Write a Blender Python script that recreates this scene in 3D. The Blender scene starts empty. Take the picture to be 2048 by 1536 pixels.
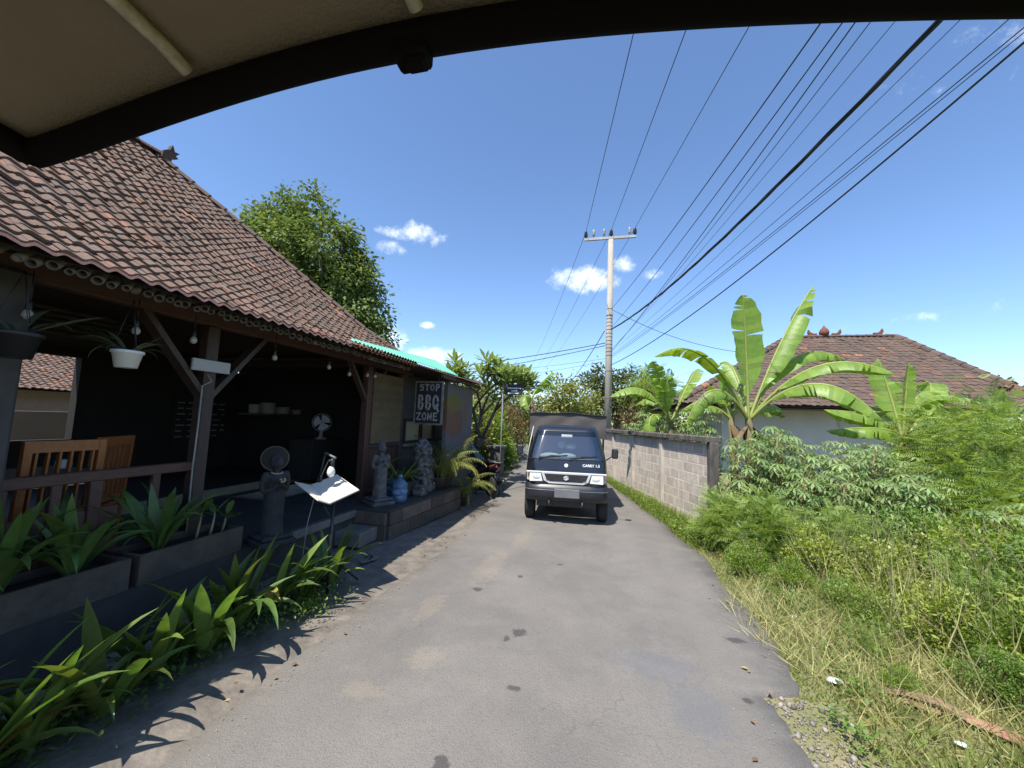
import bpy, bmesh, math, random
import numpy as np
from mathutils import Vector, Matrix, Euler
R = math.radians
S = bpy.context.scene
C = S.collection
random.seed(7)
rng = np.random.default_rng(11)

# ---------------------------------------------------------------- camera
cam = bpy.data.cameras.new('camera'); cam_o = bpy.data.objects.new('camera', cam); C.objects.link(cam_o)
cam.sensor_width = 36.0; cam.lens = 36.0 * 769 / 2048; cam.clip_start = 0.02; cam.clip_end = 3000
_h, _p, _r = R(-13), R(5.4), R(2.0)
_F = Vector((math.sin(_h) * math.cos(_p), math.cos(_h) * math.cos(_p), math.sin(_p)))
_R0 = Vector((math.cos(_h), -math.sin(_h), 0)); _U0 = _R0.cross(_F)
_Rc = math.cos(_r) * _R0 + math.sin(_r) * _U0; _Uc = -math.sin(_r) * _R0 + math.cos(_r) * _U0
cam_o.matrix_world = Matrix(((_Rc.x, _Uc.x, -_F.x, 0), (_Rc.y, _Uc.y, -_F.y, 0), (_Rc.z, _Uc.z, -_F.z, 1.75), (0, 0, 0, 1)))
S.camera = cam_o

# ---------------------------------------------------------------- daylight
SUN_DIR = Vector((-0.22, -0.50, 1.0)).normalized()       # towards the sun: behind the camera, to its left
elev = math.asin(SUN_DIR.z); azim = math.atan2(SUN_DIR.x, SUN_DIR.y)
W = bpy.data.worlds.new('World'); S.world = W; W.use_nodes = True
nt = W.node_tree; nt.nodes.clear()
def wn(t, **k):
    n = nt.nodes.new(t)
    for a, b in k.items(): setattr(n, a, b)
    return n
sky = wn('ShaderNodeTexSky', sky_type='NISHITA', sun_disc=False, sun_elevation=elev, sun_rotation=azim,
         altitude=0.0, air_density=0.92, dust_density=0.25, ozone_density=6.0)
bg = wn('ShaderNodeBackground'); out = wn('ShaderNodeOutputWorld')
bg.inputs['Strength'].default_value = 0.15
# small fair-weather clouds: soft clumps around a few sky directions, broken up by noise
CLOUDS = [((775, 462), .035, .012, .75), ((835, 468), .055, .026, .70), ((785, 496), .028, .016, .7), ((1165, 558), .075, .030, .95), ((1248, 530), .032, .020, .72), ((1300, 550), .026, .013, .68),
          ((865, 712), .07, .020, .95), ((782, 680), .035, .035, .8), ((852, 650), .022, .009, .9), ((1960, 620), .20, .010, .30), ((2010, 85), .10, .04, .28),
          ((2900, 640), .16, .05, 1)]
tc = wn('ShaderNodeTexCoord')
nz = wn('ShaderNodeTexNoise'); nz.inputs['Scale'].default_value = 24; nz.inputs['Detail'].default_value = 9; nz.inputs['Roughness'].default_value = .66
nt.links.new(tc.outputs['Generated'], nz.inputs['Vector'])
acc = None
for (px, py), su, sv, amp in CLOUDS:
    d = (_F + _Rc * (px - 1024) / 769 - _Uc * (py - 768) / 769).normalized()
    t = Vector((d.y, -d.x, 0)).normalized(); u = t.cross(d)
    e = []
    for ax, s in ((t, su), (u, sv)):
        m = wn('ShaderNodeVectorMath', operation='DOT_PRODUCT'); m.inputs[1].default_value = tuple(ax / s)
        nt.links.new(tc.outputs['Generated'], m.inputs[0])
        q = wn('ShaderNodeMath', operation='SUBTRACT'); q.inputs[1].default_value = d.dot(ax) / s
        nt.links.new(m.outputs['Value'], q.inputs[0])
        p2 = wn('ShaderNodeMath', operation='POWER'); p2.inputs[1].default_value = 2
        ab = wn('ShaderNodeMath', operation='ABSOLUTE'); nt.links.new(q.outputs[0], ab.inputs[0]); nt.links.new(ab.outputs[0], p2.inputs[0]); e.append(p2)
    sm = wn('ShaderNodeMath', operation='ADD'); nt.links.new(e[0].outputs[0], sm.inputs[0]); nt.links.new(e[1].outputs[0], sm.inputs[1])
    mr = wn('ShaderNodeMapRange'); mr.inputs['From Min'].default_value = 0; mr.inputs['From Max'].default_value = 2.4
    mr.inputs['To Min'].default_value = amp; mr.inputs['To Max'].default_value = 0
    nt.links.new(sm.outputs[0], mr.inputs['Value'])
    dt = wn('ShaderNodeVectorMath', operation='DOT_PRODUCT'); dt.inputs[1].default_value = tuple(d); nt.links.new(tc.outputs['Generated'], dt.inputs[0])
    gt = wn('ShaderNodeMath', operation='GREATER_THAN'); gt.inputs[1].default_value = .5; nt.links.new(dt.outputs['Value'], gt.inputs[0])
    ml = wn('ShaderNodeMath', operation='MULTIPLY'); nt.links.new(mr.outputs[0], ml.inputs[0]); nt.links.new(gt.outputs[0], ml.inputs[1])
    if acc is None: acc = ml
    else:
        mx = wn('ShaderNodeMath', operation='MAXIMUM'); nt.links.new(acc.outputs[0], mx.inputs[0]); nt.links.new(ml.outputs[0], mx.inputs[1]); acc = mx
sub = wn('ShaderNodeMath', operation='MULTIPLY_ADD'); sub.inputs[1].default_value = 3.4; sub.inputs[2].default_value = -2.25   # noise contrast
nt.links.new(nz.outputs['Fac'], sub.inputs[0])
ad = wn('ShaderNodeMath', operation='MULTIPLY_ADD'); ad.inputs[1].default_value = 1.75
nt.links.new(acc.outputs[0], ad.inputs[0]); nt.links.new(sub.outputs[0], ad.inputs[2])
cl = wn('ShaderNodeMapRange', interpolation_type='SMOOTHSTEP'); cl.inputs['From Min'].default_value = .0; cl.inputs['From Max'].default_value = 1.75
cl.inputs['To Max'].default_value = .85
nt.links.new(ad.outputs[0], cl.inputs['Value'])
gate = wn('ShaderNodeMath', operation='MULTIPLY'); gst = wn('ShaderNodeMath', operation='GREATER_THAN'); gst.inputs[1].default_value = .001
nt.links.new(acc.outputs[0], gst.inputs[0]); nt.links.new(gst.outputs[0], gate.inputs[0]); nt.links.new(cl.outputs[0], gate.inputs[1])
mixc = wn('ShaderNodeMix', data_type='RGBA'); mixc.inputs['B'].default_value = (7.6, 7.8, 8.1, 1)
nt.links.new(gate.outputs[0], mixc.inputs['Factor']); nt.links.new(sky.outputs['Color'], mixc.inputs['A'])
nt.links.new(mixc.outputs['Result'], bg.inputs['Color']); nt.links.new(bg.outputs[0], out.inputs['Surface'])
sun = bpy.data.lights.new('sun', 'SUN'); sun.energy = 4.6; sun.angle = R(.53); sun.color = (1, .955, .88)
sun_o = bpy.data.objects.new('sun', sun); C.objects.link(sun_o); sun_o.location = (-20, -35, 60)
sun_o.rotation_euler = SUN_DIR.to_track_quat('Z', 'Y').to_euler()
vs = S.view_settings; vs.view_transform = 'Standard'; vs.look = 'None'; vs.exposure = 0.72; vs.gamma = 1; vs.use_curve_mapping = False
W.cycles.sampling_method = 'MANUAL'; W.cycles.sample_map_resolution = 512
S.cycles.max_bounces = 6; S.cycles.diffuse_bounces = 3; S.cycles.transmission_bounces = 4; S.cycles.transparent_max_bounces = 8; S.cycles.caustics_reflective = False; S.cycles.caustics_refractive = False

# ---------------------------------------------------------------- helpers
MAT = {}
def pm(name, col, col2=None, rough=.85, var=.25, scale=6, bump=0, bscale=None, metal=0, rnd=0, trans=0, spec=.5, stretch=None, detail=5, coat=0, contrast=1.0, tcol=None, rndcol=None):
    """procedural material: two-tone noise in world space, optional per-piece variation, bump and leaf translucency"""
    if name in MAT: return MAT[name]
    m = bpy.data.materials.new(name); m.use_nodes = True; t = m.node_tree; N = t.nodes; L = t.links
    b = N['Principled BSDF']; o = N['Material Output']
    b.inputs['Roughness'].default_value = rough; b.inputs['Metallic'].default_value = metal
    b.inputs['Specular IOR Level'].default_value = spec; b.inputs['Coat Weight'].default_value = coat
    c = np.array(col); c2 = np.array(col2) if col2 is not None else c * (1 - var)
    if col2 is None: c = c * (1 + var * .6)
    g = N.new('ShaderNodeNewGeometry')
    vec = g.outputs['Position']
    if stretch:
        mp = N.new('ShaderNodeMapping'); mp.inputs['Scale'].default_value = stretch; L.new(vec, mp.inputs['Vector']); vec = mp.outputs[0]
    n = N.new('ShaderNodeTexNoise'); n.inputs['Scale'].default_value = scale; n.inputs['Detail'].default_value = detail; n.inputs['Roughness'].default_value = .62
    L.new(vec, n.inputs['Vector'])
    mr = N.new('ShaderNodeMapRange'); w = .22 / contrast; mr.inputs['From Min'].default_value = .5 - w; mr.inputs['From Max'].default_value = .5 + w
    L.new(n.outputs['Fac'], mr.inputs['Value'])
    mx = N.new('ShaderNodeMix'); mx.data_type = 'RGBA'
    mx.inputs['A'].default_value = (*np.clip(c, 0, 1), 1); mx.inputs['B'].default_value = (*np.clip(c2, 0, 1), 1)
    L.new(mr.outputs[0], mx.inputs['Factor']); res = mx.outputs['Result']
    if rnd or rndcol:
        at = N.new('ShaderNodeAttribute'); at.attribute_name = 'rnd'
        oi = N.new('ShaderNodeObjectInfo')
        ad = N.new('ShaderNodeMath'); ad.operation = 'ADD'; L.new(at.outputs['Fac'], ad.inputs[0]); L.new(oi.outputs['Random'], ad.inputs[1])
        fr = N.new('ShaderNodeMath'); fr.operation = 'FRACT'; L.new(ad.outputs[0], fr.inputs[0])
        if rndcol:
            cr = N.new('ShaderNodeValToRGB'); el = cr.color_ramp.elements
            for i, (p, cc) in enumerate(rndcol):
                e = el[i] if i < 2 else el.new(p)
                e.position = p; e.color = (*cc, 1)
            L.new(fr.outputs[0], cr.inputs['Fac'])
            m2 = N.new('ShaderNodeMix'); m2.data_type = 'RGBA'; m2.blend_type = 'MULTIPLY'; m2.inputs['Factor'].default_value = 1
            L.new(res, m2.inputs['A']); L.new(cr.outputs['Color'], m2.inputs['B']); res = m2.outputs['Result']
        if rnd:
            hv = N.new('ShaderNodeHueSaturation'); L.new(res, hv.inputs['Color'])
            r1 = N.new('ShaderNodeMapRange'); r1.inputs['To Min'].default_value = 1 - rnd; r1.inputs['To Max'].default_value = 1 + rnd; L.new(fr.outputs[0], r1.inputs['Value']); L.new(r1.outputs[0], hv.inputs['Value'])
            m7 = N.new('ShaderNodeMath'); m7.operation = 'MULTIPLY'; m7.inputs[1].default_value = 7.31; L.new(fr.outputs[0], m7.inputs[0])
            f2 = N.new('ShaderNodeMath'); f2.operation = 'FRACT'; L.new(m7.outputs[0], f2.inputs[0])
            r2 = N.new('ShaderNodeMapRange'); r2.inputs['To Min'].default_value = .5 - rnd * .05; r2.inputs['To Max'].default_value = .5 + rnd * .05; L.new(f2.outputs[0], r2.inputs['Value']); L.new(r2.outputs[0], hv.inputs['Hue'])
            res = hv.outputs['Color']
    L.new(res, b.inputs['Base Color'])
    if bump:
        n2 = N.new('ShaderNodeTexNoise'); n2.inputs['Scale'].default_value = bscale or scale * 4; n2.inputs['Detail'].default_value = 6; L.new(vec, n2.inputs['Vector'])
        bp = N.new('ShaderNodeBump'); bp.inputs['Strength'].default_value = bump; bp.inputs['Distance'].default_value = .02
        L.new(n2.outputs['Fac'], bp.inputs['Height']); L.new(bp.outputs[0], b.inputs['Normal'])
    if trans:
        tb = N.new('ShaderNodeBsdfTranslucent'); ms = N.new('ShaderNodeMixShader'); ms.inputs[0].default_value = trans
        hs = N.new('ShaderNodeHueSaturation'); hs.inputs['Saturation'].default_value = 1.15; hs.inputs['Value'].default_value = 1.7; hs.inputs['Hue'].default_value = .485; L.new(res, hs.inputs['Color']); L.new(hs.outputs[0], tb.inputs['Color'])
        L.new(b.outputs[0], ms.inputs[1]); L.new(tb.outputs[0], ms.inputs[2]); L.new(ms.outputs[0], o.inputs['Surface'])
    MAT[name] = m
    return m

def tag(o, label=None, cat=None, group=None, kind=None):
    if label: o['label'] = label
    if cat: o['category'] = cat
    if group: o['group'] = group
    if kind: o['kind'] = kind
    return o
def thing(name, label, cat, loc=(0, 0, 0), rotz=0, group=None):
    o = bpy.data.objects.new(name, None); C.objects.link(o); o.empty_display_size = .1
    o.location = loc; o.rotation_euler = (0, 0, rotz)
    return tag(o, label, cat, group)
def wloc(o):
    v = Vector((0, 0, 0))
    while o is not None: v += o.location; o = o.parent
    return v
def addmesh(name, me, mat, parent=None, loc=None):
    if mat is not None and len(me.materials) == 0: me.materials.append(mat)
    o = bpy.data.objects.new(name, me); C.objects.link(o)
    if parent is not None: o.parent = parent
    if loc is not None: o.location = loc
    return o
def npmesh(name, V, Fc, rnd=None, smooth=False):
    """fast mesh from arrays: V (n,3), Fc (m,k)"""
    V = np.ascontiguousarray(V, np.float32); Fc = np.ascontiguousarray(Fc, np.int32); k = Fc.shape[1]; m = len(Fc)
    me = bpy.data.meshes.new(name)
    me.vertices.add(len(V)); me.vertices.foreach_set('co', V.ravel())
    me.loops.add(m * k); me.loops.foreach_set('vertex_index', Fc.ravel())
    me.polygons.add(m); me.polygons.foreach_set('loop_start', np.arange(m, dtype=np.int32) * k)
    if smooth: me.polygons.foreach_set('use_smooth', np.ones(m, bool))
    me.update(calc_edges=True)
    if rnd is not None:
        a = me.attributes.new('rnd', 'FLOAT', 'POINT'); a.data.foreach_set('value', np.ascontiguousarray(rnd, np.float32))
    return me
def scatter(tv, tf, pos, rot, sc):
    """copies of a template (tv, tf) at pos (N,3), rotation matrices (N,3,3), scale (N,) or (N,3)"""
    tv = np.asarray(tv, float); tf = np.asarray(tf, int); n = len(pos); k = len(tv)
    sc = np.asarray(sc, float)
    if sc.ndim == 1: sc = sc[:, None]
    V = np.einsum('nij,nkj->nki', rot, tv[None] * sc[:, None, :]) + np.asarray(pos)[:, None, :]
    Fc = (tf[None] + (np.arange(n) * k)[:, None, None]).reshape(-1, tf.shape[1])
    rn = np.repeat(rng.random(n), k)
    return V.reshape(-1, 3), Fc, rn
def frames(d, up=None, roll=None):
    """rotation matrices whose y axis is d and whose z axis leans to up"""
    d = np.asarray(d, float); d = d / np.linalg.norm(d, axis=1, keepdims=True)
    u = np.tile([0, 0, 1.0], (len(d), 1)) if up is None else np.asarray(up, float)
    x = np.cross(d, u); x += 1e-5; x /= np.linalg.norm(x, axis=1, keepdims=True); z = np.cross(x, d)
    if roll is not None:
        c, s = np.cos(roll)[:, None], np.sin(roll)[:, None]; x, z = x * c + z * s, z * c - x * s
    return np.stack([x, d, z], axis=2)
def rdir(n, zmin=-1, zmax=1):
    z = rng.uniform(zmin, zmax, n); a = rng.uniform(0, 2 * math.pi, n); r = np.sqrt(np.clip(1 - z * z, 0, 1))
    return np.stack([r * np.cos(a), r * np.sin(a), z], 1)

class MB:
    """collects simple solids and makes ONE mesh object of them"""
    def __init__(s): s.v = []; s.f = []; s.sm = []
    def add(s, V, Fc, smooth=False):
        k = len(s.v); s.v += [tuple(p) for p in V]; s.f += [tuple(i + k for i in f) for f in Fc]; s.sm += [smooth] * len(Fc); return s
    def box(s, c, d, rz=0, rx=0, ry=0, taper=1):
        x, y, z = d[0] / 2, d[1] / 2, d[2] / 2
        V = [(-x, -y, -z), (x, -y, -z), (x, y, -z), (-x, y, -z), (-x * taper, -y * taper, z), (x * taper, -y * taper, z), (x * taper, y * taper, z), (-x * taper, y * taper, z)]
        M = Euler((rx, ry, rz)).to_matrix()
        return s.add([M @ Vector(p) + Vector(c) for p in V], [(0, 3, 2, 1), (4, 5, 6, 7), (0, 1, 5, 4), (1, 2, 6, 5), (2, 3, 7, 6), (3, 0, 4, 7)])
    def b2(s, lo, hi): return s.box([(a + b) / 2 for a, b in zip(lo, hi)], [b - a for a, b in zip(lo, hi)])
    def bev(s, c, d, r=.01, rz=0, rx=0, ry=0):
        """box with chamfered edges"""
        x, y, z = [q / 2 for q in d]; r = min(r, x * .8, y * .8, z * .8)
        bm = bmesh.new(); bmesh.ops.create_cube(bm, size=1)
        for v in bm.verts: v.co = Vector((v.co.x * d[0], v.co.y * d[1], v.co.z * d[2]))
        bmesh.ops.bevel(bm, geom=bm.edges[:], offset=r, segments=1, affect='EDGES', profile=.5)
        M = Euler((rx, ry, rz)).to_matrix(); bm.verts.index_update()
        s.add([M @ v.co + Vector(c) for v in bm.verts], [[v.index for v in f.verts] for f in bm.faces]); bm.free(); return s
    def bar(s, a, b, w, h=None, up=(0, 0, 1)):
        """rectangular bar from a to b"""
        a = Vector(a); b = Vector(b); d = (b - a).normalized(); u = Vector(up)
        x = d.cross(u)
        if x.length < 1e-3: x = d.cross(Vector((1, 0, 0)))
        x.normalize(); z = x.cross(d); h = h or w
        V = []
        for p in (a, b):
            for i, j in ((-1, -1), (1, -1), (1, 1), (-1, 1)): V.append(p + x * (i * w / 2) + z * (j * h / 2))
        return s.add(V, [(3, 2, 1, 0), (4, 5, 6, 7), (0, 1, 5, 4), (1, 2, 6, 5), (2, 3, 7, 6), (3, 0, 4, 7)])
    def tube(s, pts, r, n=8, caps=True, smooth=True):
        pts = [Vector(p) for p in pts]; rr = r if hasattr(r, '__len__') else [r] * len(pts)
        V = []; prev = None
        for i, p in enumerate(pts):
            d = (pts[min(i + 1, len(pts) - 1)] - pts[max(i - 1, 0)])
            if d.length < 1e-9: d = Vector((0, 0, 1))
            d.normalize()
            if prev is None:
                x = d.cross(Vector((0, 0, 1)))
                if x.length < 1e-2: x = d.cross(Vector((0, 1, 0)))
            else: x = prev - d * prev.dot(d)
            x.normalize(); prev = x; y = d.cross(x)
            for k in range(n):
                a = 2 * math.pi * k / n; V.append(p + (x * math.cos(a) + y * math.sin(a)) * rr[i])
        Fc = []
        for i in range(len(pts) - 1):
            for k in range(n): Fc.append((i * n + k, i * n + (k + 1) % n, (i + 1) * n + (k + 1) % n, (i + 1) * n + k))
        s.add(V, Fc, smooth)
        if caps:
            b = len(s.v) - len(V)
            s.f.append(tuple(b + k for k in reversed(range(n)))); s.f.append(tuple(b + (len(pts) - 1) * n + k for k in range(n))); s.sm += [False, False]
        return s
    def lathe(s, prof, c=(0, 0, 0), n=16, smooth=True, M=None):
        V = []; Fc = []
        for r, z in prof:
            for k in range(n):
                a = 2 * math.pi * k / n; p = Vector((r * math.cos(a), r * math.sin(a), z))
                V.append((M @ p if M else p) + Vector(c))
        for i in range(len(prof) - 1):
            for k in range(n): Fc.append((i * n + k, i * n + (k + 1) % n, (i + 1) * n + (k + 1) % n, (i + 1) * n + k))
        s.add(V, Fc, smooth); b = len(s.v) - len(V)
        s.f.append(tuple(b + k for k in reversed(range(n)))); s.f.append(tuple(b + (len(prof) - 1) * n + k for k in range(n))); s.sm += [False, False]
        return s
    def ball(s, c, r, n=12, m=8):
        r = (r, r, r) if not hasattr(r, '__len__') else r
        V = []; Fc = []
        for i in range(m + 1):
            t = math.pi * i / m
            for k in range(n):
                a = 2 * math.pi * k / n; V.append((c[0] + r[0] * math.sin(t) * math.cos(a), c[1] + r[1] * math.sin(t) * math.sin(a), c[2] - r[2] * math.cos(t)))
        for i in range(m):
            for k in range(n): Fc.append((i * n + k, i * n + (k + 1) % n, (i + 1) * n + (k + 1) % n, (i + 1) * n + k))
        return s.add(V, Fc, True)
    def prism(s, poly, z0, z1, M=None):
        """polygon (x,y) extruded along z"""
        n = len(poly); V = [Vector((x, y, z)) for z in (z0, z1) for x, y in poly]
        if M: V = [M @ p for p in V]
        return s.add(V, [tuple(reversed(range(n))), tuple(range(n, 2 * n))] + [(i, (i + 1) % n, n + (i + 1) % n, n + i) for i in range(n)])
    def mesh(s, name, off=(0, 0, 0)):
        me = bpy.data.meshes.new(name); off = Vector(off)
        me.from_pydata([tuple(Vector(p) - off) for p in s.v], [], s.f)
        me.polygons.foreach_set('use_smooth', s.sm); me.update(); return me
    def build(s, name, mat, parent=None, local=False):
        """vertices are world coordinates unless local"""
        off = (0, 0, 0) if (local or parent is None) else wloc(parent)
        return addmesh(name, s.mesh(name, off), mat, parent)
    def solo(s, name, mat, label, cat, base=None, group=None):
        """one-mesh thing: origin at its base"""
        V = np.array([tuple(p) for p in s.v]); b = base or (float(V[:, 0].mean()), float(V[:, 1].mean()), float(V[:, 2].min()))
        o = addmesh(name, s.mesh(name, b), mat, None, b); return tag(o, label, cat, group)
def copytree(o, parent=None):
    c = o.copy(); C.objects.link(c); c.parent = parent
    for ch in o.children: copytree(ch, c)
    return c
def remeshed(name, mb, mat, parent, voxel=.012, smooth=6, rough=0.0, seed=0):
    """one continuous skin over overlapping solids (sculpture, figure)"""
    me = mb.mesh(name, wloc(parent)); o = bpy.data.objects.new(name, me); C.objects.link(o)
    m = o.modifiers.new('r', 'REMESH'); m.mode = 'VOXEL'; m.voxel_size = voxel; m.use_smooth_shade = True
    m = o.modifiers.new('s', 'SMOOTH'); m.iterations = smooth; m.factor = .5
    if rough:
        tx = bpy.data.textures.new(name + '_tex', 'CLOUDS'); tx.noise_scale = .06
        m = o.modifiers.new('d', 'DISPLACE'); m.texture = tx; m.strength = rough; m.mid_level = .5
    dg = bpy.context.evaluated_depsgraph_get(); me2 = bpy.data.meshes.new_from_object(o.evaluated_get(dg)); me2.name = name
    o.modifiers.clear(); o.data = me2; me2.materials.clear(); me2.materials.append(mat); o.parent = parent
    return o
def textmesh(s, size, bold=.0, extr=.002):
    cu = bpy.data.curves.new('txt', 'FONT'); cu.body = s; cu.size = size; cu.extrude = extr; cu.offset = bold; cu.align_x = 'CENTER'; cu.align_y = 'CENTER'
    o = bpy.data.objects.new('txt', cu); C.objects.link(o); dg = bpy.context.evaluated_depsgraph_get()
    me = bpy.data.meshes.new_from_object(o.evaluated_get(dg)); bpy.data.objects.remove(o); bpy.data.curves.remove(cu); return me
ORD = ['first', 'second', 'third', 'fourth', 'fifth', 'sixth', 'seventh', 'eighth', 'ninth', 'tenth', 'eleventh', 'twelfth', 'thirteenth', 'fourteenth', 'fifteenth', 'sixteenth', 'seventeenth', 'eighteenth', 'nineteenth', 'twentieth']
# ---------------------------------------------------------------- materials of the setting
def node_noise(N, L, vec, scale, detail=6, rough=.6):
    n = N.new('ShaderNodeTexNoise'); n.inputs['Scale'].default_value = scale; n.inputs['Detail'].default_value = detail; n.inputs['Roughness'].default_value = rough
    L.new(vec, n.inputs['Vector']); return n.outputs['Fac']
def asphalt():
    m = bpy.data.materials.new('worn_asphalt'); m.use_nodes = True; t = m.node_tree; N = t.nodes; L = t.links; b = N['Principled BSDF']
    g = N.new('ShaderNodeNewGeometry'); P = g.outputs['Position']
    def mixc(f, a, bb):
        x = N.new('ShaderNodeMix'); x.data_type = 'RGBA'
        for s, v in (('Factor', f), ('A', a), ('B', bb)):
            if isinstance(v, (tuple, float)): x.inputs[s].default_value = v if isinstance(v, float) else (*v, 1)
            else: L.new(v, x.inputs[s])
        return x.outputs['Result']
    def ramp(v, a, bb):
        x = N.new('ShaderNodeMapRange'); x.interpolation_type = 'SMOOTHSTEP'; x.inputs['From Min'].default_value = a; x.inputs['From Max'].default_value = bb; L.new(v, x.inputs['Value']); return x.outputs[0]
    def mul(a, bb):
        x = N.new('ShaderNodeMath'); x.operation = 'MULTIPLY'; L.new(a, x.inputs[0])
        if isinstance(bb, float): x.inputs[1].default_value = bb
        else: L.new(bb, x.inputs[1])
        return x.outputs[0]
    def spot(x0, y0, rx, ry):
        mp = N.new('ShaderNodeMapping'); mp.inputs['Location'].default_value = (-x0 / rx, -y0 / ry, 0); mp.inputs['Scale'].default_value = (1 / rx, 1 / ry, 0); L.new(P, mp.inputs['Vector'])
        ln = N.new('ShaderNodeVectorMath'); ln.operation = 'LENGTH'; L.new(mp.outputs[0], ln.inputs[0])
        n = node_noise(N, L, P, 16, 6, .7); ad = N.new('ShaderNodeMath'); ad.operation = 'MULTIPLY_ADD'; ad.inputs[1].default_value = 2.6; L.new(n, ad.inputs[0]); L.new(ln.outputs['Value'], ad.inputs[2])
        return ramp(ad.outputs[0], 2.35, 1.85)
    c = mixc(ramp(node_noise(N, L, P, .8, 4), .35, .65), (.185, .168, .148), (.148, .136, .122))
    c = mixc(mul(ramp(node_noise(N, L, P, 2.6, 7, .7), .45, .75), .45), c, (.225, .203, .174))
    sep = N.new('ShaderNodeSeparateXYZ'); L.new(P, sep.inputs[0])
    # darker, fresher tar along the right-hand edge
    wob = N.new('ShaderNodeMath'); wob.operation = 'MULTIPLY_ADD'; wob.inputs[1].default_value = .9; L.new(node_noise(N, L, P, 1.5), wob.inputs[0]); L.new(sep.outputs['X'], wob.inputs[2])
    c = mixc(mul(mul(ramp(wob.outputs[0], 1.35, 1.75), ramp(node_noise(N, L, P, 5, 6), .35, .6)), .5), c, (.095, .09, .088))
    # paler wheel tracks, worn smooth
    for xc in (-1.05, .35):
        q = N.new('ShaderNodeMath'); q.operation = 'SUBTRACT'; q.inputs[1].default_value = xc; L.new(sep.outputs['X'], q.inputs[0]); ab = N.new('ShaderNodeMath'); ab.operation = 'ABSOLUTE'; L.new(q.outputs[0], ab.inputs[0])
        c = mixc(mul(mul(ramp(ab.outputs[0], .42, .08), ramp(node_noise(N, L, P, 1.3, 5), .38, .62)), .32), c, (.225, .207, .184))
    # aggregate speckle
    v = N.new('ShaderNodeTexVoronoi'); v.inputs['Scale'].default_value = 120; L.new(P, v.inputs['Vector'])
    c = mixc(mul(ramp(v.outputs['Distance'], .34, .05), .40), c, (.36, .34, .315))
    v2 = N.new('ShaderNodeTexVoronoi'); v2.inputs['Scale'].default_value = 130; L.new(P, v2.inputs['Vector'])
    sp = N.new('ShaderNodeSeparateColor'); L.new(v2.outputs['Color'], sp.inputs[0])
    c = mixc(mul(ramp(sp.outputs[0], .72, .95), .30), c, (.085, .08, .078))
    # sandy streaks left of the middle, oil spots, one bluish patch
    for a in ((-1.2, 2.75, .16, .16), (-1.25, 4.6, .16, .7), (-1.45, 2.35, .2, .09), (-1.1, 5.8, .14, .5), (-1.5, 3.5, .12, .3)): c = mixc(mul(spot(*a), .13), c, (.42, .33, .20))
    for a in ((-.62, 3.28, .075, .07), (-.70, 3.16, .03, .05), (-.52, 2.62, .05, .04), (-1.2, 3.95, .07, .05), (-.75, 1.98, .05, .08), (1.12, 3.7, .09, .05), (.95, 2.95, .04, .03), (-.85, 4.4, .04, .04), (-.45, 4.9, .05, .03)): c = mixc(mul(spot(*a), .8), c, (.06, .052, .05))
    for a in ((.42, 3.15, .34, .2), (.62, 2.75, .2, .3)): c = mixc(mul(spot(*a), .32), c, (.12, .132, .155))
    # hairline cracks
    wv = N.new('ShaderNodeTexVoronoi'); wv.feature = 'DISTANCE_TO_EDGE'; wv.inputs['Scale'].default_value = 1.1
    dn = N.new('ShaderNodeTexNoise'); dn.inputs['Scale'].default_value = 3; L.new(P, dn.inputs['Vector'])
    va = N.new('ShaderNodeVectorMath'); va.operation = 'MULTIPLY_ADD'; va.inputs[1].default_value = (.5, .5, .5); L.new(dn.outputs['Color'], va.inputs[0]); L.new(P, va.inputs[2]); L.new(va.outputs[0], wv.inputs['Vector'])
    crk = mul(ramp(wv.outputs['Distance'], .009, .001), ramp(node_noise(N, L, P, .7), .48, .56))
    c = mixc(mul(crk, .30), c, (.075, .07, .065))
    L.new(c, b.inputs['Base Color']); b.inputs['Roughness'].default_value = .82; b.inputs['Specular IOR Level'].default_value = .35
    h = N.new('ShaderNodeMath'); h.operation = 'ADD'; L.new(v.outputs['Distance'], h.inputs[0]); L.new(node_noise(N, L, P, 40), h.inputs[1])
    bp = N.new('ShaderNodeBump'); bp.inputs['Strength'].default_value = .55; bp.inputs['Distance'].default_value = .006; L.new(h.outputs[0], bp.inputs['Height']); L.new(bp.outputs[0], b.inputs['Normal'])
    return m
ASPH = asphalt()
SOIL = pm('dry_soil', (.20, .155, .10), (.105, .10, .05), scale=2.2, bump=.5, bscale=30)
CONC = pm('old_concrete', (.20, .172, .140), (.115, .10, .083), scale=5.5, bump=.6, bscale=26, contrast=1.6, detail=8)
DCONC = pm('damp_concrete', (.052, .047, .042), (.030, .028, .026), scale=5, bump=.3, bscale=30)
STONE = pm('brown_facing_stone', (.135, .098, .076), (.070, .058, .050), scale=7, bump=.5, bscale=30, rnd=.3)
DWOOD = pm('dark_brown_timber', (.068, .046, .036), (.036, .025, .021), rough=.6, scale=9, stretch=(3, 3, .6), bump=.15)
RWOOD = pm('red_brown_timber', (.105, .046, .032), (.055, .026, .02), rough=.55, scale=9, stretch=(1, 1, 6), bump=.15)
OWOOD = pm('orange_varnished_teak', (.36, .13, .040), (.24, .08, .025), rough=.4, scale=10, stretch=(6, 6, 1))
BLACKW = pm('dim_interior_black', (.018, .015, .013), (.009, .008, .008), rough=.9, scale=4)  # near-black tone puts the gloom of the deep interior into the colour
TILE = pm('weathered_clay_tile', (1, .98, .95), (.58, .60, .58), rough=.9, scale=2.6, bump=.4, bscale=40, spec=.25, rndcol=[(0, (.205, .142, .115)), (.35, (.212, .138, .108)), (.62, (.180, .138, .118)), (.86, (.220, .138, .105)), (.965, (.25, .14, .10)), (1, (.38, .185, .12))])
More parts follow.
